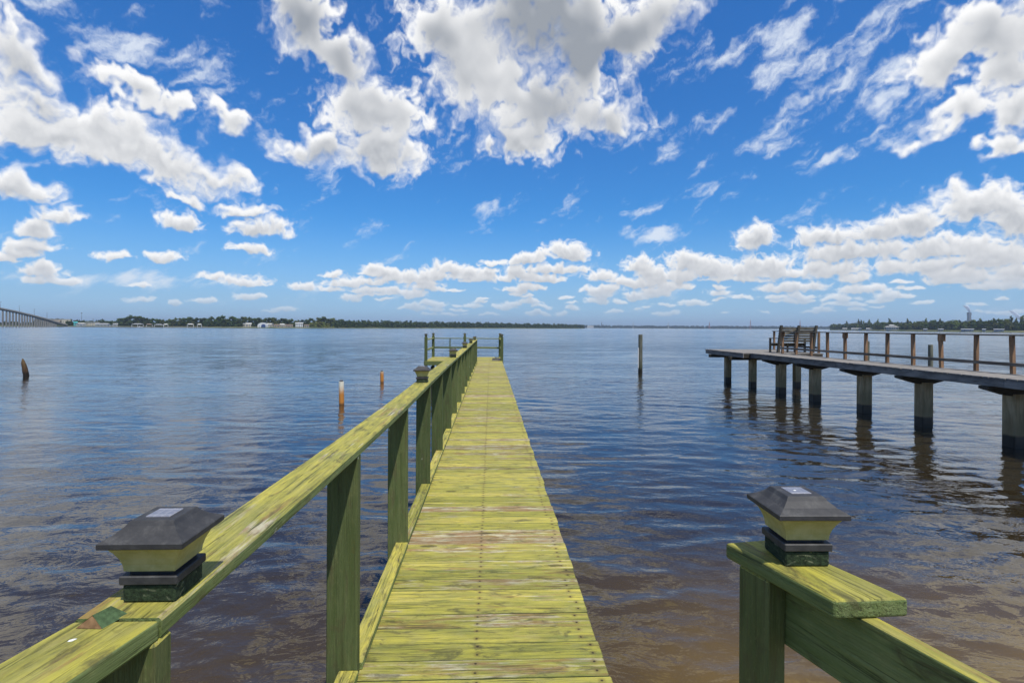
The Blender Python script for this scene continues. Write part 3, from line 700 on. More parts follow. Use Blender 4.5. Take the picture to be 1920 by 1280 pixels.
splat('bird_dropping', 0.0042, 'white bird dropping on the near left handrail below the wood offcut', (-0.757, 1.005, DECK+RAILZ-0.0022), R(40))

# ------------------------------------------------------------------ right-hand railing at the landing
hd = Vector((-0.336, 0.942)).normalized()          # its heading in camera axes
def cw3(X, d, z): x, yv = cw(X, d); return (x, yv, z)
top = CAMZ-0.57; bot = top-0.040
o2 = cw(0.622, 1.294)
rail = thing('landing_railing', (*o2, DECK), 'short green painted railing end with cap board in the right foreground', 'railing', rz=math.atan2(0.336, 0.942)-YAW)
M_ = Matrix.Rotation(-(math.atan2(0.336, 0.942)-YAW), 3, 'Z')
def loc3(X, d, z): return tuple(M_ @ (Vector(cw3(X, d, z)) - Vector((*o2, DECK))))
# cap board: skewed end, rounded edges
def prism(name, pts, z0, z1, mat, bevel=0.006, seg=2):
    bm = bmesh.new(); lo = [bm.verts.new(loc3(X, d, z0)) for X, d in pts]; hi = [bm.verts.new(loc3(X, d, z1)) for X, d in pts]
    n = len(pts)
    bm.faces.new(list(reversed(lo))); bm.faces.new(hi)
    for i in range(n): bm.faces.new((lo[i], lo[(i+1) % n], hi[(i+1) % n], hi[i]))
    bmesh.ops.recalc_face_normals(bm, faces=bm.faces)
    bmesh.ops.bevel(bm, geom=list(bm.edges), offset=bevel, segments=seg, affect='EDGES', profile=0.5)
    return bm_mesh(name, bm, mat)
add('cap_board', prism('cap_board', [(0.680, 1.125), (0.845, 1.137), (0.715, 1.457), (0.571, 1.428)], bot, top, 'painted_rail', 0.007, 3), rail)
per = Vector((hd.y, -hd.x))
def off(base, along, side): v = Vector(base)+hd*along+per*side; return (v.x, v.y)
Np = (0.622, 1.294)
add('post', prism('post', [off(Np, 0, 0), off(Np, 0, 0.056), off(Np, 0.098, 0.056), off(Np, 0.098, 0)], -0.9, bot-0.0005, 'painted_post', 0.004, 1), rail)
Bb = off(Np, 0, 0.0575)
add('side_board', prism('side_board', [off(Bb, 0.09, 0), off(Bb, -1.15, 0), off(Bb, -1.15, 0.039), off(Bb, 0.09, 0.039)], bot-0.166, bot-0.001, 'painted_rail', 0.004, 2), rail)
Nq = off(Np, -1.12, 0)
add('post', prism('post', [off(Nq, 0, 0), off(Nq, 0, 0.056), off(Nq, 0.098, 0.056), off(Nq, 0.098, 0)], -0.9, bot-0.0005, 'painted_post', 0.004, 1), rail)
t = copy_tree(light0); x, yv = cw(0.711, 1.338); t.location = (x, yv, top+0.0005); t.rotation_euler = (0, 0, -YAW+R(1.0))
t['label'] = 'black solar post light with yellowed lens on the railing in the right foreground'; t['group'] = 'solar post lights in the foreground'
splat('bird_dropping', 0.0035, 'white bird dropping on top of the right foreground solar light', (x-0.006, yv-0.004, top+0.1685), 0, 1.2)

# ------------------------------------------------------------------ the neighbouring grey pier
NT_Z = 1.72                                   # its deck height
NX0, NX1 = 12.10, 13.55                       # walkway, world x
npier = thing('weathered_pier', (12.8, 20.0, 0), 'weathered grey pier on concrete pilings with brown-posted railing on the right', 'pier')
def np_add(name, me, loc, rot=(0, 0, 0)): return add(name, me, npier, (loc[0]-12.8, loc[1]-20.0, loc[2]), rot)
gp = [box('plank', NX1-NX0+rng.uniform(-0.01, 0.03), 0.137, 0.036, 'grey_plank', 0.003) for _ in range(6)]
y = 6.0
while y < 24.4:
    np_add('plank', gp[rng.randrange(6)], ((NX0+NX1)/2+rng.uniform(-0.015, 0.015), y+0.07, NT_Z-0.018+rng.uniform(-0.003, 0.003)), (0, 0, rng.uniform(-0.004, 0.004)))
    y += 0.146
YH0 = y
HXA, HXB, YH1 = 11.75, 15.6, 28.9
gh = [box('plank', HXB-HXA+rng.uniform(-0.01, 0.04), 0.137, 0.036, 'grey_plank', 0.003) for _ in range(4)]
while y < YH1:
    np_add('plank', gh[rng.randrange(4)], ((HXA+HXB)/2+rng.uniform(-0.02, 0.02), y+0.07, NT_Z-0.018+rng.uniform(-0.003, 0.003)), (0, 0, rng.uniform(-0.002, 0.002)))
    y += 0.146
L = (YH0-6.0)/3
sm = box('stringer', 0.045, L-0.004, 0.19, 'grey_beam', 0.004)
for i in range(3):
    for x in (NX0+0.035, (NX0+NX1)/2, NX1-0.035): np_add('stringer', sm, (x, 6.0+(i+0.5)*L, NT_Z-0.036-0.097))
sm2 = box('stringer', 0.045, YH1-YH0, 0.19, 'grey_beam', 0.004)
for x in (HXA+0.035, 13.0, 14.3, HXB-0.035): np_add('stringer', sm2, (x, (YH0+YH1)/2, NT_Z-0.036-0.097))
np_add('fascia', box('fascia', HXB-HXA-0.1, 0.04, 0.19, 'dark_beam', 0.004), ((HXA+HXB)/2, YH0+0.02, NT_Z-0.133))
# concrete piles with tapered cap beams
cham = 0.05
def oct_ring(h, c, z): return [(-h+c, -h, z), (h-c, -h, z), (h, -h+c, z), (h, h-c, z), (h-c, h, z), (-h+c, h, z), (-h, h-c, z), (-h, -h+c, z)]
cp = loft('concrete_pile', [oct_ring(0.17, 0.025, -0.9), oct_ring(0.17, 0.025, 1.30)], 'concrete_pile')
prof = [(-0.78, 0.0), (-0.78, -0.07), (-0.22, -0.23), (0.22, -0.23), (0.78, -0.07), (0.78, 0.0)]
capm = loft('cap_beam', [[(x, -0.13, z) for x, z in prof], [(x, 0.13, z) for x, z in prof]], 'dark_beam')
for yy in (7.6, 10.1, 12.66, 15.42, 17.95, 20.75, 23.25):
    np_add('concrete_pile', cp, (12.86, yy, 0)); np_add('cap_beam', capm, (12.84, yy, NT_Z-0.036-0.195))
cp2 = loft('concrete_pile', [oct_ring(0.145, 0.02, -0.9), oct_ring(0.145, 0.02, 1.38)], 'concrete_pile')
cb2 = box('cap_beam', HXB-HXA+0.1, 0.2, 0.16, 'dark_beam', 0.006)
for yy in (25.6, 28.0):
    for x in ((12.75, 14.95) if yy < 27 else (12.60,)): np_add('concrete_pile', cp2, (x, yy, 0))
    np_add('cap_beam', cb2, ((HXA+HXB)/2-0.1, yy, NT_Z-0.036-0.195-0.08))
# railing on the far side of the walkway
prm = [box('railing_post', 0.09, 0.09, 0.985, 'brown_post', 0.004, c=(0, 0, 0.4925)) for _ in range(3)]
RYS = [13.31+1.095*k+rng.uniform(-0.03, 0.03) for k in range(-6, 11)]
for k, ry in enumerate(RYS):
    np_add('railing_post', prm[k % 3], (NX1-0.06, ry, NT_Z-0.001), (rng.uniform(-0.02, 0.02), rng.uniform(-0.02, 0.02), 0))
    if k % 4 == 0: np_add('post_cleat', box('post_cleat', 0.13, 0.15, 0.22, 'brown_post', 0.004), (NX1-0.06, ry, NT_Z+0.90))
Lr = RYS[-1]-RYS[0]+0.3
for i in range(4):
    np_add('top_rail', box('top_rail', 0.14, Lr/4-0.005, 0.038, 'rail_wood', 0.004), (NX1-0.06, RYS[0]-0.15+(i+0.5)*Lr/4, NT_Z+1.004))
    np_add('lower_rail', box('lower_rail', 0.04, Lr/4-0.005, 0.088, 'rail_wood', 0.004), (NX1-0.127, RYS[0]-0.15+(i+0.5)*Lr/4, NT_Z+0.25))
# railing round the head's right side and rear
for x, yy in ((HXB-0.06, 24.8), (HXB-0.06, 26.8), (HXB-0.06, 28.8)):
    np_add('railing_post', prm[0], (x, yy, NT_Z))
np_add('top_rail', box('top_rail', 0.14, 4.1, 0.038, 'rail_wood', 0.004), (HXB-0.06, 26.85, NT_Z+1.004))
np_add('lower_rail', box('lower_rail', 0.04, 4.0, 0.088, 'rail_wood', 0.004), (HXB-0.127, 26.85, NT_Z+0.25))

# high-backed bench on the neighbouring pier, seen from behind
def make_bench():
    t = thing('garden_bench', (14.5, 25.0, NT_Z), 'tall dark wooden bench seen from behind on the head of the grey pier', 'bench', rz=R(2))
    for x in (-0.86, 0.0, 0.86):
        V = [(x-0.045, -0.10, 0), (x+0.045, -0.10, 0), (x+0.045, 0.03, 0), (x-0.045, 0.03, 0)]
        Tt = [(x-0.045, -0.36, 1.30), (x+0.045, -0.36, 1.30), (x+0.045, -0.26, 1.30), (x-0.045, -0.26, 1.30)]
        add('upright', loft('upright', [V, Tt], 'bench_post'), t)
    for z in (0.56, 0.68, 0.80, 0.92, 1.04, 1.15):
        yb = -0.10-0.26*z/1.30+0.14
        add('back_slat', box('back_slat', 1.80, 0.028, 0.098, 'bench_wood', 0.004), t, (0, yb, z), (R(11), 0, 0))
    for yy in (0.10, 0.22, 0.34, 0.46, 0.58):
        add('seat_slat', box('seat_slat', 1.80, 0.10, 0.03, 'bench_wood', 0.004), t, (0, yy, 0.44))
    for x in (-0.88, 0.88):
        add('front_leg', box('front_leg', 0.08, 0.08, 0.66, 'bench_post', 0.004, c=(0, 0, 0.33)), t, (x, 0.60, 0))
        add('armrest', box('armrest', 0.12, 0.80, 0.035, 'bench_wood', 0.006), t, (x, 0.24, 0.68))
    add('front_leg', box('front_leg', 0.07, 0.07, 0.42, 'bench_post', 0.004, c=(0, 0, 0.21)), t, (0, 0.60, 0))
    add('seat_rail', box('seat_rail', 1.78, 0.035, 0.10, 'bench_wood', 0.004), t, (0, 0.635, 0.36))
    add('back_brace', box('back_brace', 0.75, 0.03, 0.07, 'bench_wood', 0.004), t, (-0.45, -0.24, 0.98), (0, R(-22), 0))
make_bench()

# ------------------------------------------------------------------ poles standing in the water
def pole(name, px, d, r, h, mat, label, cat, group=None, lean=0.0, topcap=None, n=14):
    x, yv = brg(px, d)
    t = thing(name, (x, yv, 0), label, cat, group)
    me = loft('shaft', [circle(r*1.05, -1.2, n, jit=0.02), circle(r, h*0.5, n, jit=0.02), circle(r*0.97, h-0.015, n, jit=0.02), circle(r*0.90, h, n, jit=0.02)], mat, smooth=False)
    add('shaft', me, t, (0, 0, 0), (0, lean, 0))
    return t
def pipe(px, d, r, h, label):
    x, yv = brg(px, d); t = thing('marker_pipe', (x, yv, 0), label, 'pipe', 'stained pipes standing in the water')
    n = 20
    rings = [circle(r, -1.2-h, n), circle(r, -0.01, n), circle(r*0.985, 0.0, n), circle(r*0.86, 0.0, n), circle(r*0.86, -0.25, n)]
    add('shaft', loft('shaft', rings, 'stained_pipe', smooth=False), t, (0, 0, h), (R(0.6), R(-0.8), 0))
    add('plug', box('plug', r*1.1, r*1.0, 0.10, 'dark_metal', 0.01), t, (0, 0, h+0.012))
pipe(640.5, 19.66, 0.092, 0.84, 'taller white plastic pipe stained orange, standing in the water left of the pier')
pipe(716.5, 27.6, 0.090, 0.55, 'shorter farther orange-stained pipe standing in the water beside the pier rail')
t = pole('mooring_pile', 1201, 34.5, 0.135, 2.44, 'water_pile', 'tall lone grey-green mooring pile in open water right of the pier', 'pile')
add('pale_strip', box('pale_strip', 0.05, 0.03, 1.3, 'white_paint', 0.003), t, (-0.15, -0.06, 0.95))  # thin white strip standing for the paler left edge of the pile
pole('mooring_pile', 1627, 27.4, 0.088, 2.25, 'water_pile', 'slim green-grey mooring pile behind the grey pier, nearer its bench', 'pile')
pole('mooring_pile', 1745, 22.0, 0.088, 2.24, 'water_pile', 'slim green-grey mooring pile behind the grey pier, right of the other', 'pile')
# broken snag
x, yv = brg(46, 29.8)
rr = random.Random(3)
rings = []
for k, (z, r, dx) in enumerate(((-1.0, 0.20, 0.14), (0.0, 0.135, 0.10), (0.25, 0.130, 0.06), (0.5, 0.122, 0.01), (0.72, 0.10, -0.04), (0.88, 0.06, -0.075), (0.98, 0.025, -0.09))):
    rings.append(circle(r, z, 12, cx=dx, jit=0.10, rr=rr))
tag(add('broken_pile', loft('broken_pile', rings, 'snag_wood'), None, (x, yv, 0)), 'broken pointed rotten pile leaning out of the water far left', 'pile')

# ------------------------------------------------------------------ far shores
def strip(name, pts, back, z, kind='structure'):
    """land: shoreline points (bearing, distance), a low bank, and ground running back"""
    V, F = [], []
    for p, d in pts:
        for dd, zz in ((0.0, -0.6), (1.5, 0.5), (12.0, z), (back, z*1.6)):
            x, yv = brg(p, d); k = (d+dd)/d; V.append((x*k, yv*k, zz))
    for i in range(len(pts)-1):
        for k in range(3): F.append((i*4+k, (i+1)*4+k, (i+1)*4+k+1, i*4+k+1))
    me = mesh(name, V, F, 'shore_ground')
    return tag(add(name, me), kind=kind)
LEFT = [(-160, 800), (0, 770), (120, 760), (240, 748), (420, 745), (480, 752), (600, 775), (640, 830), (760, 960), (880, 1120), (1000, 1380), (1060, 1560), (1094, 1720)]
FARS = [(1040, 3600), (1200, 3700), (1350, 3500), (1480, 3450), (1620, 3300), (1750, 3300)]
RIGHT = [(1556, 1300), (1600, 1080), (1650, 900), (1720, 760), (1800, 680), (1880, 640), (2050, 600), (2400, 560)]
strip('left_shore', LEFT, 420, 1.6); strip('far_shore', FARS, 900, 2.5); strip('right_shore', RIGHT, 420, 2.0)
def dist(pts, p):
    for (p0, d0), (p1, d1) in zip(pts, pts[1:]):
        if p0 <= p <= p1: return d0+(d1-d0)*(p-p0)/(p1-p0)
    return pts[-1][1]

# trees
def crown_mesh(name, lobes, nq, size, mat, seed):
    rr = random.Random(seed); V, F = [], []
    tot = sum(l[3]*l[3] for l in lobes)
    for (cx, cy, cz, r, rz) in lobes:
        k = max(6, int(nq*r*r/tot))
        for _ in range(k):
            u = rr.uniform(-1, 1); a = rr.uniform(0, 6.283); s = math.sqrt(1-u*u); q = rr.uniform(0.62, 1.06)
            c = Vector((cx+r*q*s*math.cos(a), cy+r*q*s*math.sin(a), cz+rz*q*u))
            nrm = Vector((s*math.cos(a), s*math.sin(a), u)) + Vector((rr.gauss(0, .6), rr.gauss(0, .6), rr.gauss(0, .6)))
            nrm.normalize(); t1 = nrm.orthogonal().normalized(); t2 = nrm.cross(t1); rot = rr.uniform(0, 6.28)
            e1 = (t1*math.cos(rot)+t2*math.sin(rot)); e2 = nrm.cross(e1); w = size*rr.uniform(0.6, 1.3)
            b = len(V); V += [c-e1*w-e2*w*.5, c+e1*w*.8-e2*w*.7, c+e1*w+e2*w*.6, c-e1*w*.7+e2*w*.8]; F.append((b, b+1, b+2, b+3))
        # inner mass so that the crown is not see-through
        n0 = len(V); rg = [(0.0, -0.72), (0.58, -0.42), (0.70, 0.05), (0.52, 0.46), (0.0, 0.74)]
        V += [Vector((cx, cy, cz+rz*rg[0][1]))]
        for f, hz in rg[1:4]:
            V += [Vector((cx+r*f*rr.uniform(.8, 1.15)*math.cos(6.283*i/7), cy+r*f*rr.uniform(.8, 1.15)*math.sin(6.283*i/7), cz+rz*hz)) for i in range(7)]
        V += [Vector((cx, cy, cz+rz*rg[4][1]))]
        for i in range(7):
            j = (i+1) % 7
            F.append((n0, n0+1+j, n0+1+i)); F.append((n0+1+i, n0+1+j, n0+8+j, n0+8+i)); F.append((n0+8+i, n0+8+j, n0+15+j, n0+15+i)); F.append((n0+15+i, n0+15+j, n0+22))
    return mesh(name, V, F, mat)
def lobes_oak(rr, h, wide):
    out = []
    for _ in range(rr.randint(6, 9)):
        a = rr.uniform(0, 6.28); q = rr.uniform(0.0, 0.62)*wide
        r = rr.uniform(0.30, 0.48)*wide; out.append((q*math.cos(a), q*math.sin(a), h*rr.uniform(0.42, 0.84), r, r*rr.uniform(.6, .85)))
    out.append((0, 0, h*0.84, wide*0.40, h*0.16)); out.append((0, 0, h*0.32, wide*0.66, h*0.26))
    return out
def lobes_pine(rr, h, wide):
    return [(rr.uniform(-.15, .15)*wide, rr.uniform(-.15, .15)*wide, h*f, wide*w*rr.uniform(.85, 1.15), h*0.10) for f, w in ((.50, .42), (.62, .50), (.74, .46), (.85, .36), (.94, .20))]
def trunk_mesh(h, seed):
    rr = random.Random(seed); bm = bmesh.new()
    me_r = [circle(h*0.030, -0.5, 7, jit=.1, rr=rr), circle(h*0.022, h*0.3, 7, h*rr.uniform(-.01, .01), 0, .1, rr), circle(h*0.012, h*0.72, 7, h*rr.uniform(-.02, .02), 0, .1, rr)]
    V = [p for r in me_r for p in r]; F = []
    for k in range(2):
        for i in range(7): j = (i+1) % 7; F.append((k*7+i, k*7+j, (k+1)*7+j, (k+1)*7+i))
    for _ in range(4):      # limbs
        a = rr.uniform(0, 6.28); b = len(V); z0 = h*rr.uniform(.28, .42); L = h*rr.uniform(.18, .28)
        tip = (L*math.cos(a), L*math.sin(a), z0+L*0.9); w = h*0.010
        V += [(-w, -w, z0), (w, -w, z0), (0, w, z0+w), tip]; F += [(b, b+1, b+3), (b+1, b+2, b+3), (b+2, b, b+3)]
    bm.free(); return mesh('trunk', V, F, 'bark')
PROTO = {}
def protos(key, fn, h, wide, mat, n, nq=190, size=0.62):
    for i in range(n):
        rr = random.Random(hash((len(key), i, int(h))) & 0xffff)
        PROTO.setdefault(key, []).append((crown_mesh('crown', fn(rr, h, wide), nq, size, mat, 50+i), trunk_mesh(h, i)))
protos('dark', lobes_oak, 14, 6.5, 'leaf_dark', 4); protos('mid', lobes_oak, 13, 6.5, 'leaf_mid', 4)
protos('light', lobes_oak, 11, 6.5, 'leaf_light', 2); protos('pine', lobes_pine, 19, 5.0, 'leaf_mid', 3, 150)
protos('bush', lobes_oak, 5, 4.2, 'leaf_light', 2, 110)
ntree = 0
def tree(name, key, p, d, s, label, group, z=1.2):
    global ntree
    c, tr = PROTO[key][ntree % len(PROTO[key])]; ntree += 1
    x, yv = brg(p, d); t = thing(name, (x, yv, z), label, 'tree', group, rng.uniform(0, 6.28)); t.scale = (s, s, s*rng.uniform(.9, 1.1))
    add('crown', c, t); add('trunk', tr, t)
# left shore
GL = 'green trees behind the houses on the far left shore'
p = 126.0
while p < 640:
    d = dist(LEFT, p)+rng.uniform(30, 75)
    s = 1.0
    if p < 225: s = 0.62
    elif 232 < p < 275: s = 1.12
    elif 590 < p < 630: s = 1.18
    elif p < 330: s = 0.92
    elif 380 < p < 460: s = 1.05
    k = 'dark' if rng.random() < 0.72 else 'mid'
    tree('shore_tree', k, p, d, s*rng.uniform(.82, 1.12), 'dark green broadleaf tree in the row behind the far left waterfront', GL)
    p += rng.uniform(4.5, 8.0)
p = 385.0
while p < 462:
    tree('waterside_tree', 'dark', p, dist(LEFT, p)+rng.uniform(10, 18), rng.uniform(.6, .85), 'dark green tree at the water edge left of the arched boathouse', 'waterside trees left of the arched boathouse', 0.6); p += rng.uniform(6, 9)
for p, s in ((583, .66), (592, .75), (600, .92), (607, .80), (616, .62)):
    tree('willow_tree', 'light', p, dist(LEFT, p)+14, s, 'light yellow-green tree at the end of the far left houses', 'light green trees past the far left houses', 0.6)
for p, s in ((604, .6), (612, .55), (625, .6), (632, .7)):
    tree('shore_bush', 'bush', p, dist(LEFT, p)+6, s, 'bright yellow-green bush at the far left waterline', 'bright bushes at the far left waterline', 0.4)
# rise of land and trees behind the bridge's end
p = 66.0
while p < 134:
    tree('hill_tree', 'dark', p, 1050+rng.uniform(0, 60), rng.uniform(.5, .72), 'small green tree on the rise behind the bridge end', 'trees on the rise behind the bridge end', 6.5); p += rng.uniform(4, 6)
# right shore
p = 1562.0
while p < 1990:
    d0 = dist(RIGHT, p)
    for row in range(2):
        pj = p+rng.uniform(-3, 3); d = d0+(22 if row == 0 else 60)+rng.uniform(0, 25)
        k = rng.choice(['dark', 'mid', 'mid', 'pine'] if row else ['dark', 'mid', 'dark'])
        if 1652 < p < 1686 and row == 0: continue
        s = rng.uniform(.95, 1.2)*(0.8 if row == 0 else 1.0)
        if k == 'pine': s *= 0.92
        tree('right_shore_tree', k, pj, d, s, 'green tree in the wood along the far right shore', 'trees along the far right shore', 1.5)
    p += (10.0*640/d0)*rng.uniform(.8, 1.15)
# continuous wood on the left point, and far wood across the river: masses that cannot be counted
def wood(name, pts, p0, p1, rows, step, h, mat, label, seed, nq=34, size=1.0):
    rr = random.Random(seed); V, F = [], []; 
    me_parts = []
    p = p0
    while p < p1:
        d0 = dist(pts, p)
        for row in range(rows):
            d = d0+6+row*16+rr.uniform(0, 12); x, yv = brg(p+rr.uniform(-2, 2), d)
            hh = h*rr.uniform(.72, 1.08)*(0.72+0.28*min(1, row+0.2)); w = hh*rr.uniform(.34, .48)
            lob = [(x, yv, hh*0.38, w, hh*0.40), (x+rr.uniform(-.5, .5)*w, yv, hh*0.72, w*.72, hh*0.28)]
            for (cx, cy, cz, r, rz) in lob:
                for _ in range(nq):
                    u = rr.uniform(-1, 1); a = rr.uniform(0, 6.283); s = math.sqrt(1-u*u); q = rr.uniform(.55, 1.05)
                    c = Vector((cx+r*q*s*math.cos(a), cy+r*q*s*math.sin(a), cz+rz*q*u))
                    nrm = Vector((rr.gauss(0, 1), rr.gauss(0, 1), rr.gauss(0, 1))).normalized(); t1 = nrm.orthogonal().normalized()*size*h/12; t2 = nrm.cross(t1)
                    b = len(V); V += [c-t1-t2*.6, c+t1*.8-t2*.7, c+t1+t2*.7, c-t1*.8+t2*.8]; F.append((b, b+1, b+2, b+3))
        p += step*700/d0*rr.uniform(.8, 1.2)
    return tag(add(name, mesh(name, V, F, mat)), label, 'wood', kind='stuff')
wood('shoreline_wood', LEFT, 628, 1093, 3, 7.0, 13.5, 'leaf_dark', 'long dark green wood running along the far point behind the pier head', 21, 26, 1.3)
wood('bridge_back_wood', [(p_, d_+190) for p_, d_ in LEFT], -90, 130, 2, 6.0, 9.5, 'leaf_dark', 'low dark wood seen through the columns of the far left bridge', 25, 24, 1.3)
wood('left_back_wood', [(p_, d_+70) for p_, d_ in LEFT], 128, 640, 2, 7.0, 11.5, 'leaf_dark', 'dense dark green wood closing the view behind the far left houses', 23, 24, 1.3)
wood('right_back_wood', [(p_, d_+35) for p_, d_ in RIGHT], 1560, 2000, 3, 6.0, 14.5, 'leaf_dark', 'dense dark wood filling the slope behind the far right shore trees', 24, 24, 1.3)
wood('far_wood', FARS, 1050, 1740, 3, 13.0, 20, 'leaf_blue', 'thin dark line of woods on the opposite shore at the horizon', 22, 22, 1.8)

# ------------------------------------------------------------------ bridge on the far left
bx0 = [(-130, 700, 34.0), (-60, 715, 30.6), (0, 728, 25.0), (30, 735, 21.0), (57, 742, 16.6), (90, 752, 10.6), (113, 762, 5.6), (127, 770, 3.0)]
brpos = []
bridge = thing('road_bridge', (*brg(0, 728), 0), 'long concrete road bridge descending to the shore at far left', 'bridge')
bo = Vector((*brg(0, 728), 0))
def br(p, d, z): x, yv = brg(p, d); return Vector((x, yv, z))-bo
def band(name, z0, z1, w0, w1, mat):
    rings = []
    for p, d, z in bx0: rings.append([br(p, d+w0, z+z0), br(p, d+w1, z+z0), br(p, d+w1, z+z1), br(p, d+w0, z+z1)])
    add(name, loft(name, rings, mat), bridge)
band('road_deck', -0.5, 0.0, -6.5, 6.5, 'bridge_concrete'); band('parapet', 0.01, 1.0, -6.5, -6.1, 'bridge_concrete'); band('parapet', 0.01, 1.0, 6.1, 6.5, 'bridge_concrete')
band('girder', -2.3, -0.52, -5.6, -4.8, 'bridge_girder'); band('girder', -2.3, -0.52, -0.6, 0.6, 'bridge_girder'); band('girder', -2.3, -0.52, 4.8, 5.6, 'bridge_girder')
def prof_at(p):
    for a, b in zip(bx0, bx0[1:]):
        if a[0] <= p <= b[0]:
            f = (p-a[0])/(b[0]-a[0]); return a[1]+(b[1]-a[1])*f, a[2]+(b[2]-a[2])*f
for p in (-95, -82, -70, -59, -48, -38, -28, -19, -10, -2, 5, 12, 18, 24, 30, 36, 41, 46, 51, 56, 61, 66, 70, 74, 78, 82, 86, 90, 93, 96, 99, 102, 105):
    d, z = prof_at(p)
    c = br(p, d, 0)
    cap = add('pier_cap', box('pier_cap', 1.4, 12.0, 1.1, 'bridge_concrete'), bridge, (c.x, c.y, z-2.3-0.56), (0, 0, 0.75))
    for q in (-5.2, 0.0, 5.2):
        cc = br(p, d+q, 0); add('column', box('column', 1.5, 1.5, z-3.4+1.5, 'bridge_concrete', 0.1, c=(0, 0, (z-3.4-1.5)/2)), bridge, (cc.x, cc.y, 0))
for p in (1, 36, 64, 88):
    d, z = prof_at(p); x, yv = brg(p, d-5.5)
    t = thing('street_lamp', (x, yv, z), 'tall street lamp on the far left bridge, %s' % {1: 'at the picture edge', 36: 'second from the left', 64: 'third from the left', 88: 'lowest on the slope'}[p], 'street lamp', 'street lamps on the bridge')
    add('mast', loft('mast', [circle(0.22, 0, 6), circle(0.12, 9, 6)], 'dark_metal'), t)
    add('lamp_arm', box('lamp_arm', 2.6, 0.25, 0.2, 'dark_metal', c=(0.6, 0, 9.0)), t)

# ------------------------------------------------------------------ buildings
def house(name, p, d, w, dep, h, rh, wall, roof, label, cat='house', hip=False, rz=None, wins=3, z=1.2, door=True, storeys=1, group=None):
    x, yv = brg(p, d); a = math.atan2(x, yv)
    t = thing(name, (x, yv, z), label, cat, group, -a if rz is None else rz)
    add('wall', box('wall', w, dep, h, wall, c=(0, 0, h/2)), t)
    e = 0.5; i = (w/2*0.55 if hip else 0.0)
    if rh > 0:
        V = [(-w/2-e, -dep/2-e, h), (w/2+e, -dep/2-e, h), (w/2+e, dep/2+e, h), (-w/2-e, dep/2+e, h), (-w/2-e+i, 0, h+rh), (w/2+e-i, 0, h+rh)]
        V = [(a_, b_, c_+0.01) for a_, b_, c_ in V]
        add('roof', mesh('roof', V, [(0, 1, 5, 4), (2, 3, 4, 5), (1, 2, 5), (3, 0, 4), (3, 2, 1, 0)], roof), t)
    else: add('roof', box('roof', w+0.8, dep+0.8, 0.5, roof, c=(0, 0, h+0.26)), t)
    for sidx in range(storeys):
        zz = h/storeys*(sidx+0.55)
        for k in range(wins):
            xx = (k+0.5)/wins*w*0.9-w*0.45
            if door and sidx == 0 and k == wins//2: add('door', box('door', 1.3, 0.1, 2.2, 'blue_paint', c=(xx, -dep/2-0.04, 1.12)), t); continue
            f = add('window', box('window', min(1.9, w/wins*0.55), 0.12, 1.3, 'white_paint', c=(xx, -dep/2-0.04, zz)), t)
            add('pane', box('pane', min(1.9, w/wins*0.55)-0.3, 0.06, 1.05, 'glass_dark', c=(xx, -dep/2-0.11, zz)), f)
    return t
L_ = LEFT
house('warehouse', 104, 980, 34, 14, 8, 0, 'tan_paint', 'roof_light', 'tan flat-roofed building on the rise behind the bridge end', 'building', z=5, wins=6, storeys=2)
house('warehouse', 124, 930, 12, 12, 9, 0, 'cream_paint', 'roof_light', 'small cream block right of the tan building behind the bridge end', 'building', z=3.5, wins=3)
house('shed', 141.5, 785, 4.2, 6, 5, 1.6, 'teal_paint', 'teal_paint', 'narrow teal gabled shed near the bridge end', 'shed', wins=1, door=False)
house('warehouse', 152, 790, 11, 9, 3.6, 1.4, 'grey_paint', 'roof_light', 'pale grey gabled warehouse right of the teal shed', 'building', wins=3)
house('house', 174, 800, 16, 9, 5.6, 0, 'cream_paint', 'roof_light', 'cream flat-roofed house with two storeys on the far left shore', wins=5, storeys=2)
house('house', 200, 785, 26, 10, 2.8, 1.8, 'grey_paint', 'roof_grey', 'long low grey-roofed house on the far left shore', wins=6)
house('house', 463, 772, 11, 8, 4.2, 1.8, 'cream_paint', 'roof_light', 'pale house among trees just left of the arched boathouse', wins=3, storeys=2)
house('house', 508, 795, 10, 8, 4.0, 1.8, 'cream_paint', 'roof_light', 'cream house just right of the arched boathouse', wins=3)
house('house', 519, 790, 8, 7, 2.8, 1.6, 'tan_paint', 'roof_brown', 'low tan cottage second right of the arched boathouse', wins=2)
house('house', 529, 800, 9, 8, 3.6, 1.8, 'cream_paint', 'roof_light', 'pale cottage midway between arched boathouse and white house', wins=3, hip=True)
house('house', 542, 795, 10, 8, 2.8, 1.5, 'tan_paint', 'roof_brown', 'low brown-roofed cottage left of the white two-storey house', wins=3)
house('house', 561, 793, 10, 8, 5.4, 1.6, 'white_paint', 'roof_light', 'white two-storey house near the light green trees', wins=3, storeys=2)
house('house', 575, 798, 7, 7, 2.8, 1.4, 'cream_paint', 'roof_brown', 'small cream cottage right of the white two-storey house', wins=2)
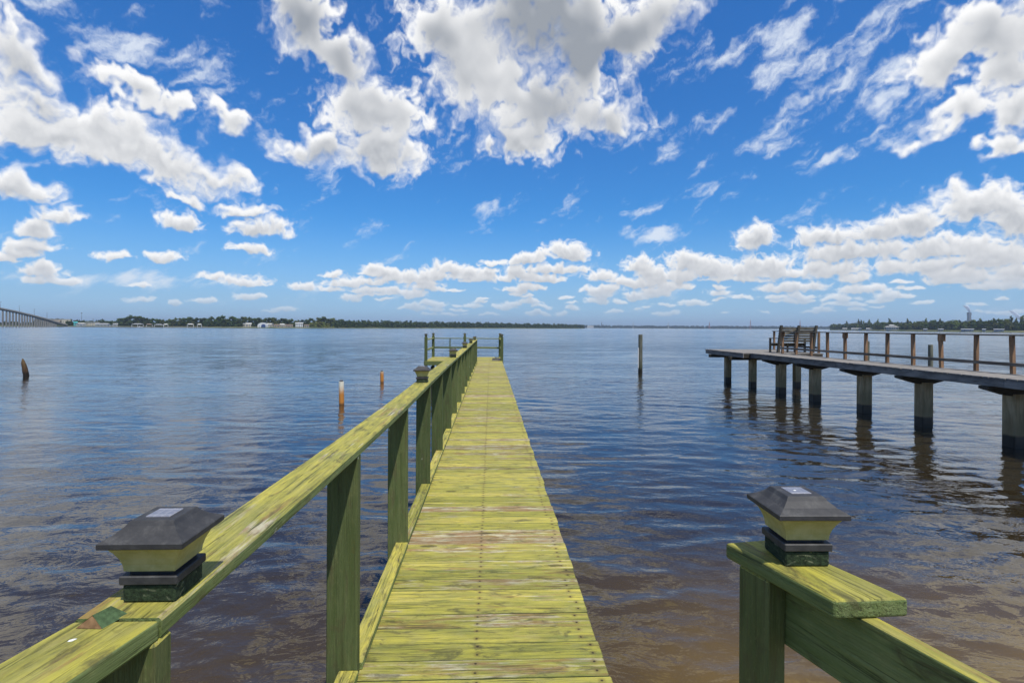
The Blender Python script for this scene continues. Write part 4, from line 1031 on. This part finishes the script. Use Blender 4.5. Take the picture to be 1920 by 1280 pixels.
# arched boathouse
x, yv = brg(493, 768); t = thing('arched_boathouse', (x, yv, 0.6), 'white barrel-roofed boathouse with dark blue arched opening on the far left shore', 'boathouse', rz=-math.atan2(x, yv))
arc = [(-7.0, 0.0)]+[(7.0*math.cos(a), 2.6+4.6*math.sin(a)) for a in np.linspace(math.pi, 0, 15)]+[(7.0, 0.0)]
add('shell', loft('shell', [[(a, -7, z) for a, z in arc], [(a, 7, z) for a, z in arc]], 'white_paint'), t)
arc2 = [(2.9*math.cos(a)+0.6, 2.4+2.5*math.sin(a)) for a in np.linspace(math.pi, 0, 11)]+[(3.5, 0.02), (-2.3, 0.02)]
add('doorway', loft('doorway', [[(a, -7.08, z) for a, z in arc2], [(a, -6.9, z) for a, z in arc2]], 'blue_paint'), t)
for xx in (-4.6, 5.2): add('side_panel', box('side_panel', 1.5, 0.12, 2.6, 'grey_paint', c=(xx, -7.04, 1.8)), t)
# open boat shelters on posts
def shelter(name, p, d, w, dep, h, roofmat, label, posts=4, boat=False):
    x, yv = brg(p, d); t = thing(name, (x, yv, 0.0), label, 'boat shelter', 'boat shelters on posts', -math.atan2(x, yv))
    for i in range(posts//2):
        for sy in (-1, 1): add('post', box('post', 0.5, 0.5, h+1, 'white_paint', c=(0, 0, (h-1)/2)), t, ((i/(posts//2-1)-0.5)*(w-0.6), sy*(dep/2-0.3), 0))
    e = 0.4
    V = [(-w/2-e, -dep/2-e, h), (w/2+e, -dep/2-e, h), (w/2+e, dep/2+e, h), (-w/2-e, dep/2+e, h), (-w/4, 0, h+1.3), (w/4, 0, h+1.3)]
    add('roof', mesh('roof', V, [(0, 1, 5, 4), (2, 3, 4, 5), (1, 2, 5), (3, 0, 4), (3, 2, 1, 0)], roofmat), t)
    add('deck', box('deck', w+1, dep+1, 0.3, 'bulkhead_grey', c=(0, 0, 1.0)), t)
shelter('boat_shelter', 258, 742, 13.5, 7, 4.3, 'roof_grey', 'wide open boat shelter with white posts above a white boat', 6)
shelter('boat_shelter', 280, 741, 7.5, 6, 4.0, 'roof_brown', 'narrow boat shelter with white posts just right of the white boat')
shelter('boat_shelter', 298, 744, 11, 7, 3.6, 'roof_grey', 'dark-roofed boat shelter left of the small pale one')
shelter('boat_shelter', 311, 740, 5.5, 6, 4.0, 'roof_light', 'small pale-roofed boat shelter, fourth along the left shore')
shelter('boat_shelter', 357, 739, 8.0, 6, 4.4, 'roof_light', 'white-framed boat shelter standing before green lawn, left of a smaller one', 4)
shelter('boat_shelter', 374, 740, 5.5, 6, 4.2, 'roof_light', 'smaller white-framed boat shelter at the end of the lawn')
def boat(p, d, L, label, z=0.0):
    x, yv = brg(p, d); t = thing('motor_boat', (x, yv, z), label, 'boat', 'small white boats far off', -math.atan2(x, yv))
    secs = []
    for f, w, k in ((-0.5, 0.15, 0.02), (-0.48, 0.16, 0.0), (0.0, 0.17, 0.0), (0.3, 0.12, 0.03), (0.5, 0.01, 0.08)):
        xx = f*L; secs.append([(xx, -w*L*0.7, -0.1), (xx, -w*L, L*(0.13+k)), (xx, w*L, L*(0.13+k)), (xx, w*L*0.7, -0.1)])
    add('hull', loft('hull', secs, 'white_paint'), t)
    add('cabin', box('cabin', L*0.28, L*0.2, L*0.15, 'white_paint', 0.05, c=(-L*0.03, 0, L*0.21)), t)
    add('windscreen', box('windscreen', 0.12, L*0.18, L*0.08, 'glass_dark', c=(L*0.125, 0, L*0.21)), t)
boat(262, 733, 6.5, 'white boat moored under the wide shelter on the far left shore')
boat(1345, 2600, 10, 'tiny white boat on open water below the second-last mast', 0)
boat(1158, 2700, 14, 'tiny white boat far out on the water past the wooded point', 0)
# low waterside wall
V, F = [], []
for p in range(90, 400, 20):
    x, yv = brg(p, dist(LEFT, p)-0.6); k = 1+1.0/dist(LEFT, p)
    V += [(x, yv, -0.6), (x, yv, 0.95), (x*k, yv*k, 0.95), (x*k, yv*k, -0.6)]
for i in range(len(V)//4-1): F += [tuple((i*4+a, i*4+4+a, i*4+4+b, i*4+b)) for a, b in ((0, 1), (1, 2), (2, 3))]
tag(add('sea_wall', mesh('sea_wall', V, F, 'bulkhead_grey')), 'low grey sea wall along the far left waterfront', 'wall')
# masts by the left shore
for p, d, h, lab in ((153, 900, 22, 'tall floodlight mast over the far left houses'), (174.5, 830, 11, 'short dark mast on the cream house, far left')):
    x, yv = brg(p, d); t = thing('mast', (x, yv, 1), lab, 'mast')
    add('pole', loft('pole', [circle(0.3, 0, 6), circle(0.18, h, 6)], 'dark_metal'), t); add('head', box('head', 1.8 if h > 15 else 0.5, 0.6, 1.3, 'dark_metal', c=(0, 0, h)), t)
# right shore house and low boathouse roofs
x, yv = brg(1672, 868); t = thing('pavilion_house', (x, yv, 1.5), 'white house with two-tiered roof among trees on the far right shore', 'house', rz=-math.atan2(x, yv))
add('wall', box('wall', 15, 9, 5.2, 'white_paint', c=(0, 0, 2.6)), t)
for zz, w, d_, rh in ((5.2, 21, 13, 1.6), (7.4, 9.5, 7, 1.5)):
    V = [(-w/2, -d_/2, zz+.01), (w/2, -d_/2, zz+.01), (w/2, d_/2, zz+.01), (-w/2, d_/2, zz+.01), (-w*.24, 0, zz+rh), (w*.24, 0, zz+rh)]
    add('roof', mesh('roof', V, [(0, 1, 5, 4), (2, 3, 4, 5), (1, 2, 5), (3, 0, 4), (3, 2, 1, 0)], 'roof_light'), t)
add('upper_wall', box('upper_wall', 7, 5, 1.6, 'white_paint', c=(0, 0, 6.6)), t)
for k in range(6):
    f = add('window', box('window', 1.5, 0.15, 1.6, 'glass_dark', c=(-6+2.4*k, -4.55, 2.8)), t)
for k in range(5): add('porch_post', box('porch_post', 0.4, 0.4, 5.2, 'white_paint', c=(-9+4.5*k, -6.1, 2.6)), t)
for p, w, lab in ((1584, 8, 'lowest pale boathouse roof at the left end of the far right shore'), (1603, 12, 'grey boathouse on the far right shore, second from the left end'), (1613, 8, 'pale-roofed boathouse on the far right shore, third from the left end'), (1630, 9, 'boathouse left of the white pavilion on the far right shore')):
    house('boathouse', p, dist(RIGHT, p)+3, w, 7, 3.0, 1.2, 'grey_paint', 'roof_light', lab, 'boathouse', wins=2, z=0.6, door=False)
for p, w, lab in ((1735, 4, 'grey shed beside trees, leftmost on the nearer right shore'), (1764, 5, 'small grey cabin under trees on the right shore'), (1814, 12, 'long grey boathouse below the chimney on the right shore'), (1845, 3, 'tiny grey hut right of the long grey boathouse'), (1873, 9, 'low grey boathouse near the right edge of the shore')):
    house('boathouse', p, dist(RIGHT, p)+4, w, 6, 2.4, 0.9, 'grey_paint', 'roof_grey', lab, 'boathouse', wins=2, z=0.8, door=False)
house('house', 1107, 2300, 26, 12, 7, 2.5, 'white_paint', 'roof_light', 'white building at the tip of the far wooded point', wins=5, storeys=2, z=0.5)
# radio masts on the far shore
def lattice(p, d, h, mat, label, base=6.0):
    x, yv = brg(p, d); t = thing('radio_mast', (x, yv, 1), label, 'mast', 'lattice masts on the far shore')
    V, F = [], []
    def bar(a, b, w=0.55):
        a, b = Vector(a), Vector(b); dr = (b-a).normalized(); s1 = dr.orthogonal().normalized()*w; s2 = dr.cross(s1); n0 = len(V)
        for e in (a, b): V.extend([e+s1, e-s1*.5+s2*.87, e-s1*.5-s2*.87])
        for i in range(3): j = (i+1) % 3; F.append((n0+i, n0+j, n0+3+j, n0+3+i))
    pts = lambda z: [(base*(1-z/h*0.85)*math.cos(2.094*i), base*(1-z/h*0.85)*math.sin(2.094*i), z) for i in range(3)]
    nseg = 7
    for k in range(nseg):
        a, b = pts(h*k/nseg), pts(h*(k+1)/nseg)
        for i in range(3): bar(a[i], b[i]); bar(a[i], b[(i+1) % 3], 0.4); bar(b[i], b[(i+1) % 3], 0.4)
    add('lattice', mesh('lattice', V, F, mat), t)
    add('antenna', loft('antenna', [circle(0.5, h, 5), circle(0.3, h*1.25, 5)], mat), t)
for p, h, mt, lab in ((1128, 34, 'dark_metal', 'thin dark mast, leftmost on the far shore'), (1187, 34, 'white_paint', 'pale lattice mast, second from the left on the far shore'), (1253, 34, 'white_paint', 'pale lattice mast, third from the left on the far shore'),
                      (1330, 38, 'red_metal', 'reddish lattice mast, fourth from the left on the far shore'), (1407, 52, 'red_metal', 'taller red lattice mast left of the bench'), (1500, 52, 'red_metal', 'red mast rising behind the bench')):
    lattice(p, 3350, h, mt, lab)
# chimney and steam
x, yv = brg(1817, 2600); t = thing('power_station_stack', (x, yv, 0), 'dark blocky chimney above the trees on the right shore', 'chimney')
def frame_ring(w, z): return [(-w, -w, z), (w, -w, z), (w, w, z), (-w, w, z)]
add('shaft', loft('shaft', [frame_ring(6.0, 0), frame_ring(5.6, 72)], 'dark_metal'), t); add('crown', loft('crown', [frame_ring(6.2, 72.1), frame_ring(6.2, 86)], 'dark_metal'), t)
add('rim', loft('rim', [frame_ring(6.8, 84.5), frame_ring(6.8, 86.5)], 'dark_metal'), t)
m, N = new_mat('steam'); t_ = N.n('ShaderNodeTexCoord'); nz = N.noise(t_.outputs['Object'], 0.11, 5.0, 0.65)
d_ = N.n('ShaderNodeBsdfDiffuse'); d_.inputs[0].default_value = (0.86, 0.90, 0.95, 1); tl_ = N.n('ShaderNodeBsdfTranslucent'); tl_.inputs[0].default_value = (0.86, 0.90, 0.95, 1)
ad_ = N.n('ShaderNodeMixShader'); N.link(d_.outputs[0], ad_.inputs[1]); N.link(tl_.outputs[0], ad_.inputs[2]); tr_ = N.n('ShaderNodeBsdfTransparent')
mx_ = N.n('ShaderNodeMixShader'); N.put(mx_.inputs[0], N.ramp(nz, 0.30, 0.50, 0.55, 1.0)); N.link(tr_.outputs[0], mx_.inputs[1]); N.link(ad_.outputs[0], mx_.inputs[2])
o = N.n('ShaderNodeOutputMaterial'); N.link(mx_.outputs[0], o.inputs[0])
def plume(p, d, z0, hgt, lean, r0, r1, label):
    x, yv = brg(p, d); rings = []
    for k in range(9):
        f = k/8; rings.append(circle(r0+(r1-r0)*f*(1.0 if f < .9 else .6), z0+hgt*f, 12, cx=lean*f*f*0.6+lean*f*0.4, jit=.12))
    tag(add('steam_plume', loft('steam_plume', rings, 'steam', smooth=True), None, (x, yv, 0)), label, 'steam')
plume(1818, 2600, 87.5, 32, -24, 4, 11, 'white steam plume drifting left from the blocky chimney')
plume(1912, 2700, 56, 42, -45, 12, 8, 'white steam plume rising behind trees at the far right edge')

# ------------------------------------------------------------------ air
m, N = new_mat('haze_air')
vp = N.n('ShaderNodeVolumePrincipled'); vp.inputs['Color'].default_value = (0.70, 0.84, 1.0, 1); vp.inputs['Density'].default_value = 0.00013; vp.inputs['Anisotropy'].default_value = 0.3
o = N.n('ShaderNodeOutputMaterial'); N.link(vp.outputs[0], o.inputs['Volume'])
tag(add('haze', box('haze', 25000, 25000, 134, 'haze_air', c=(0, 0, 64))), kind='stuff')
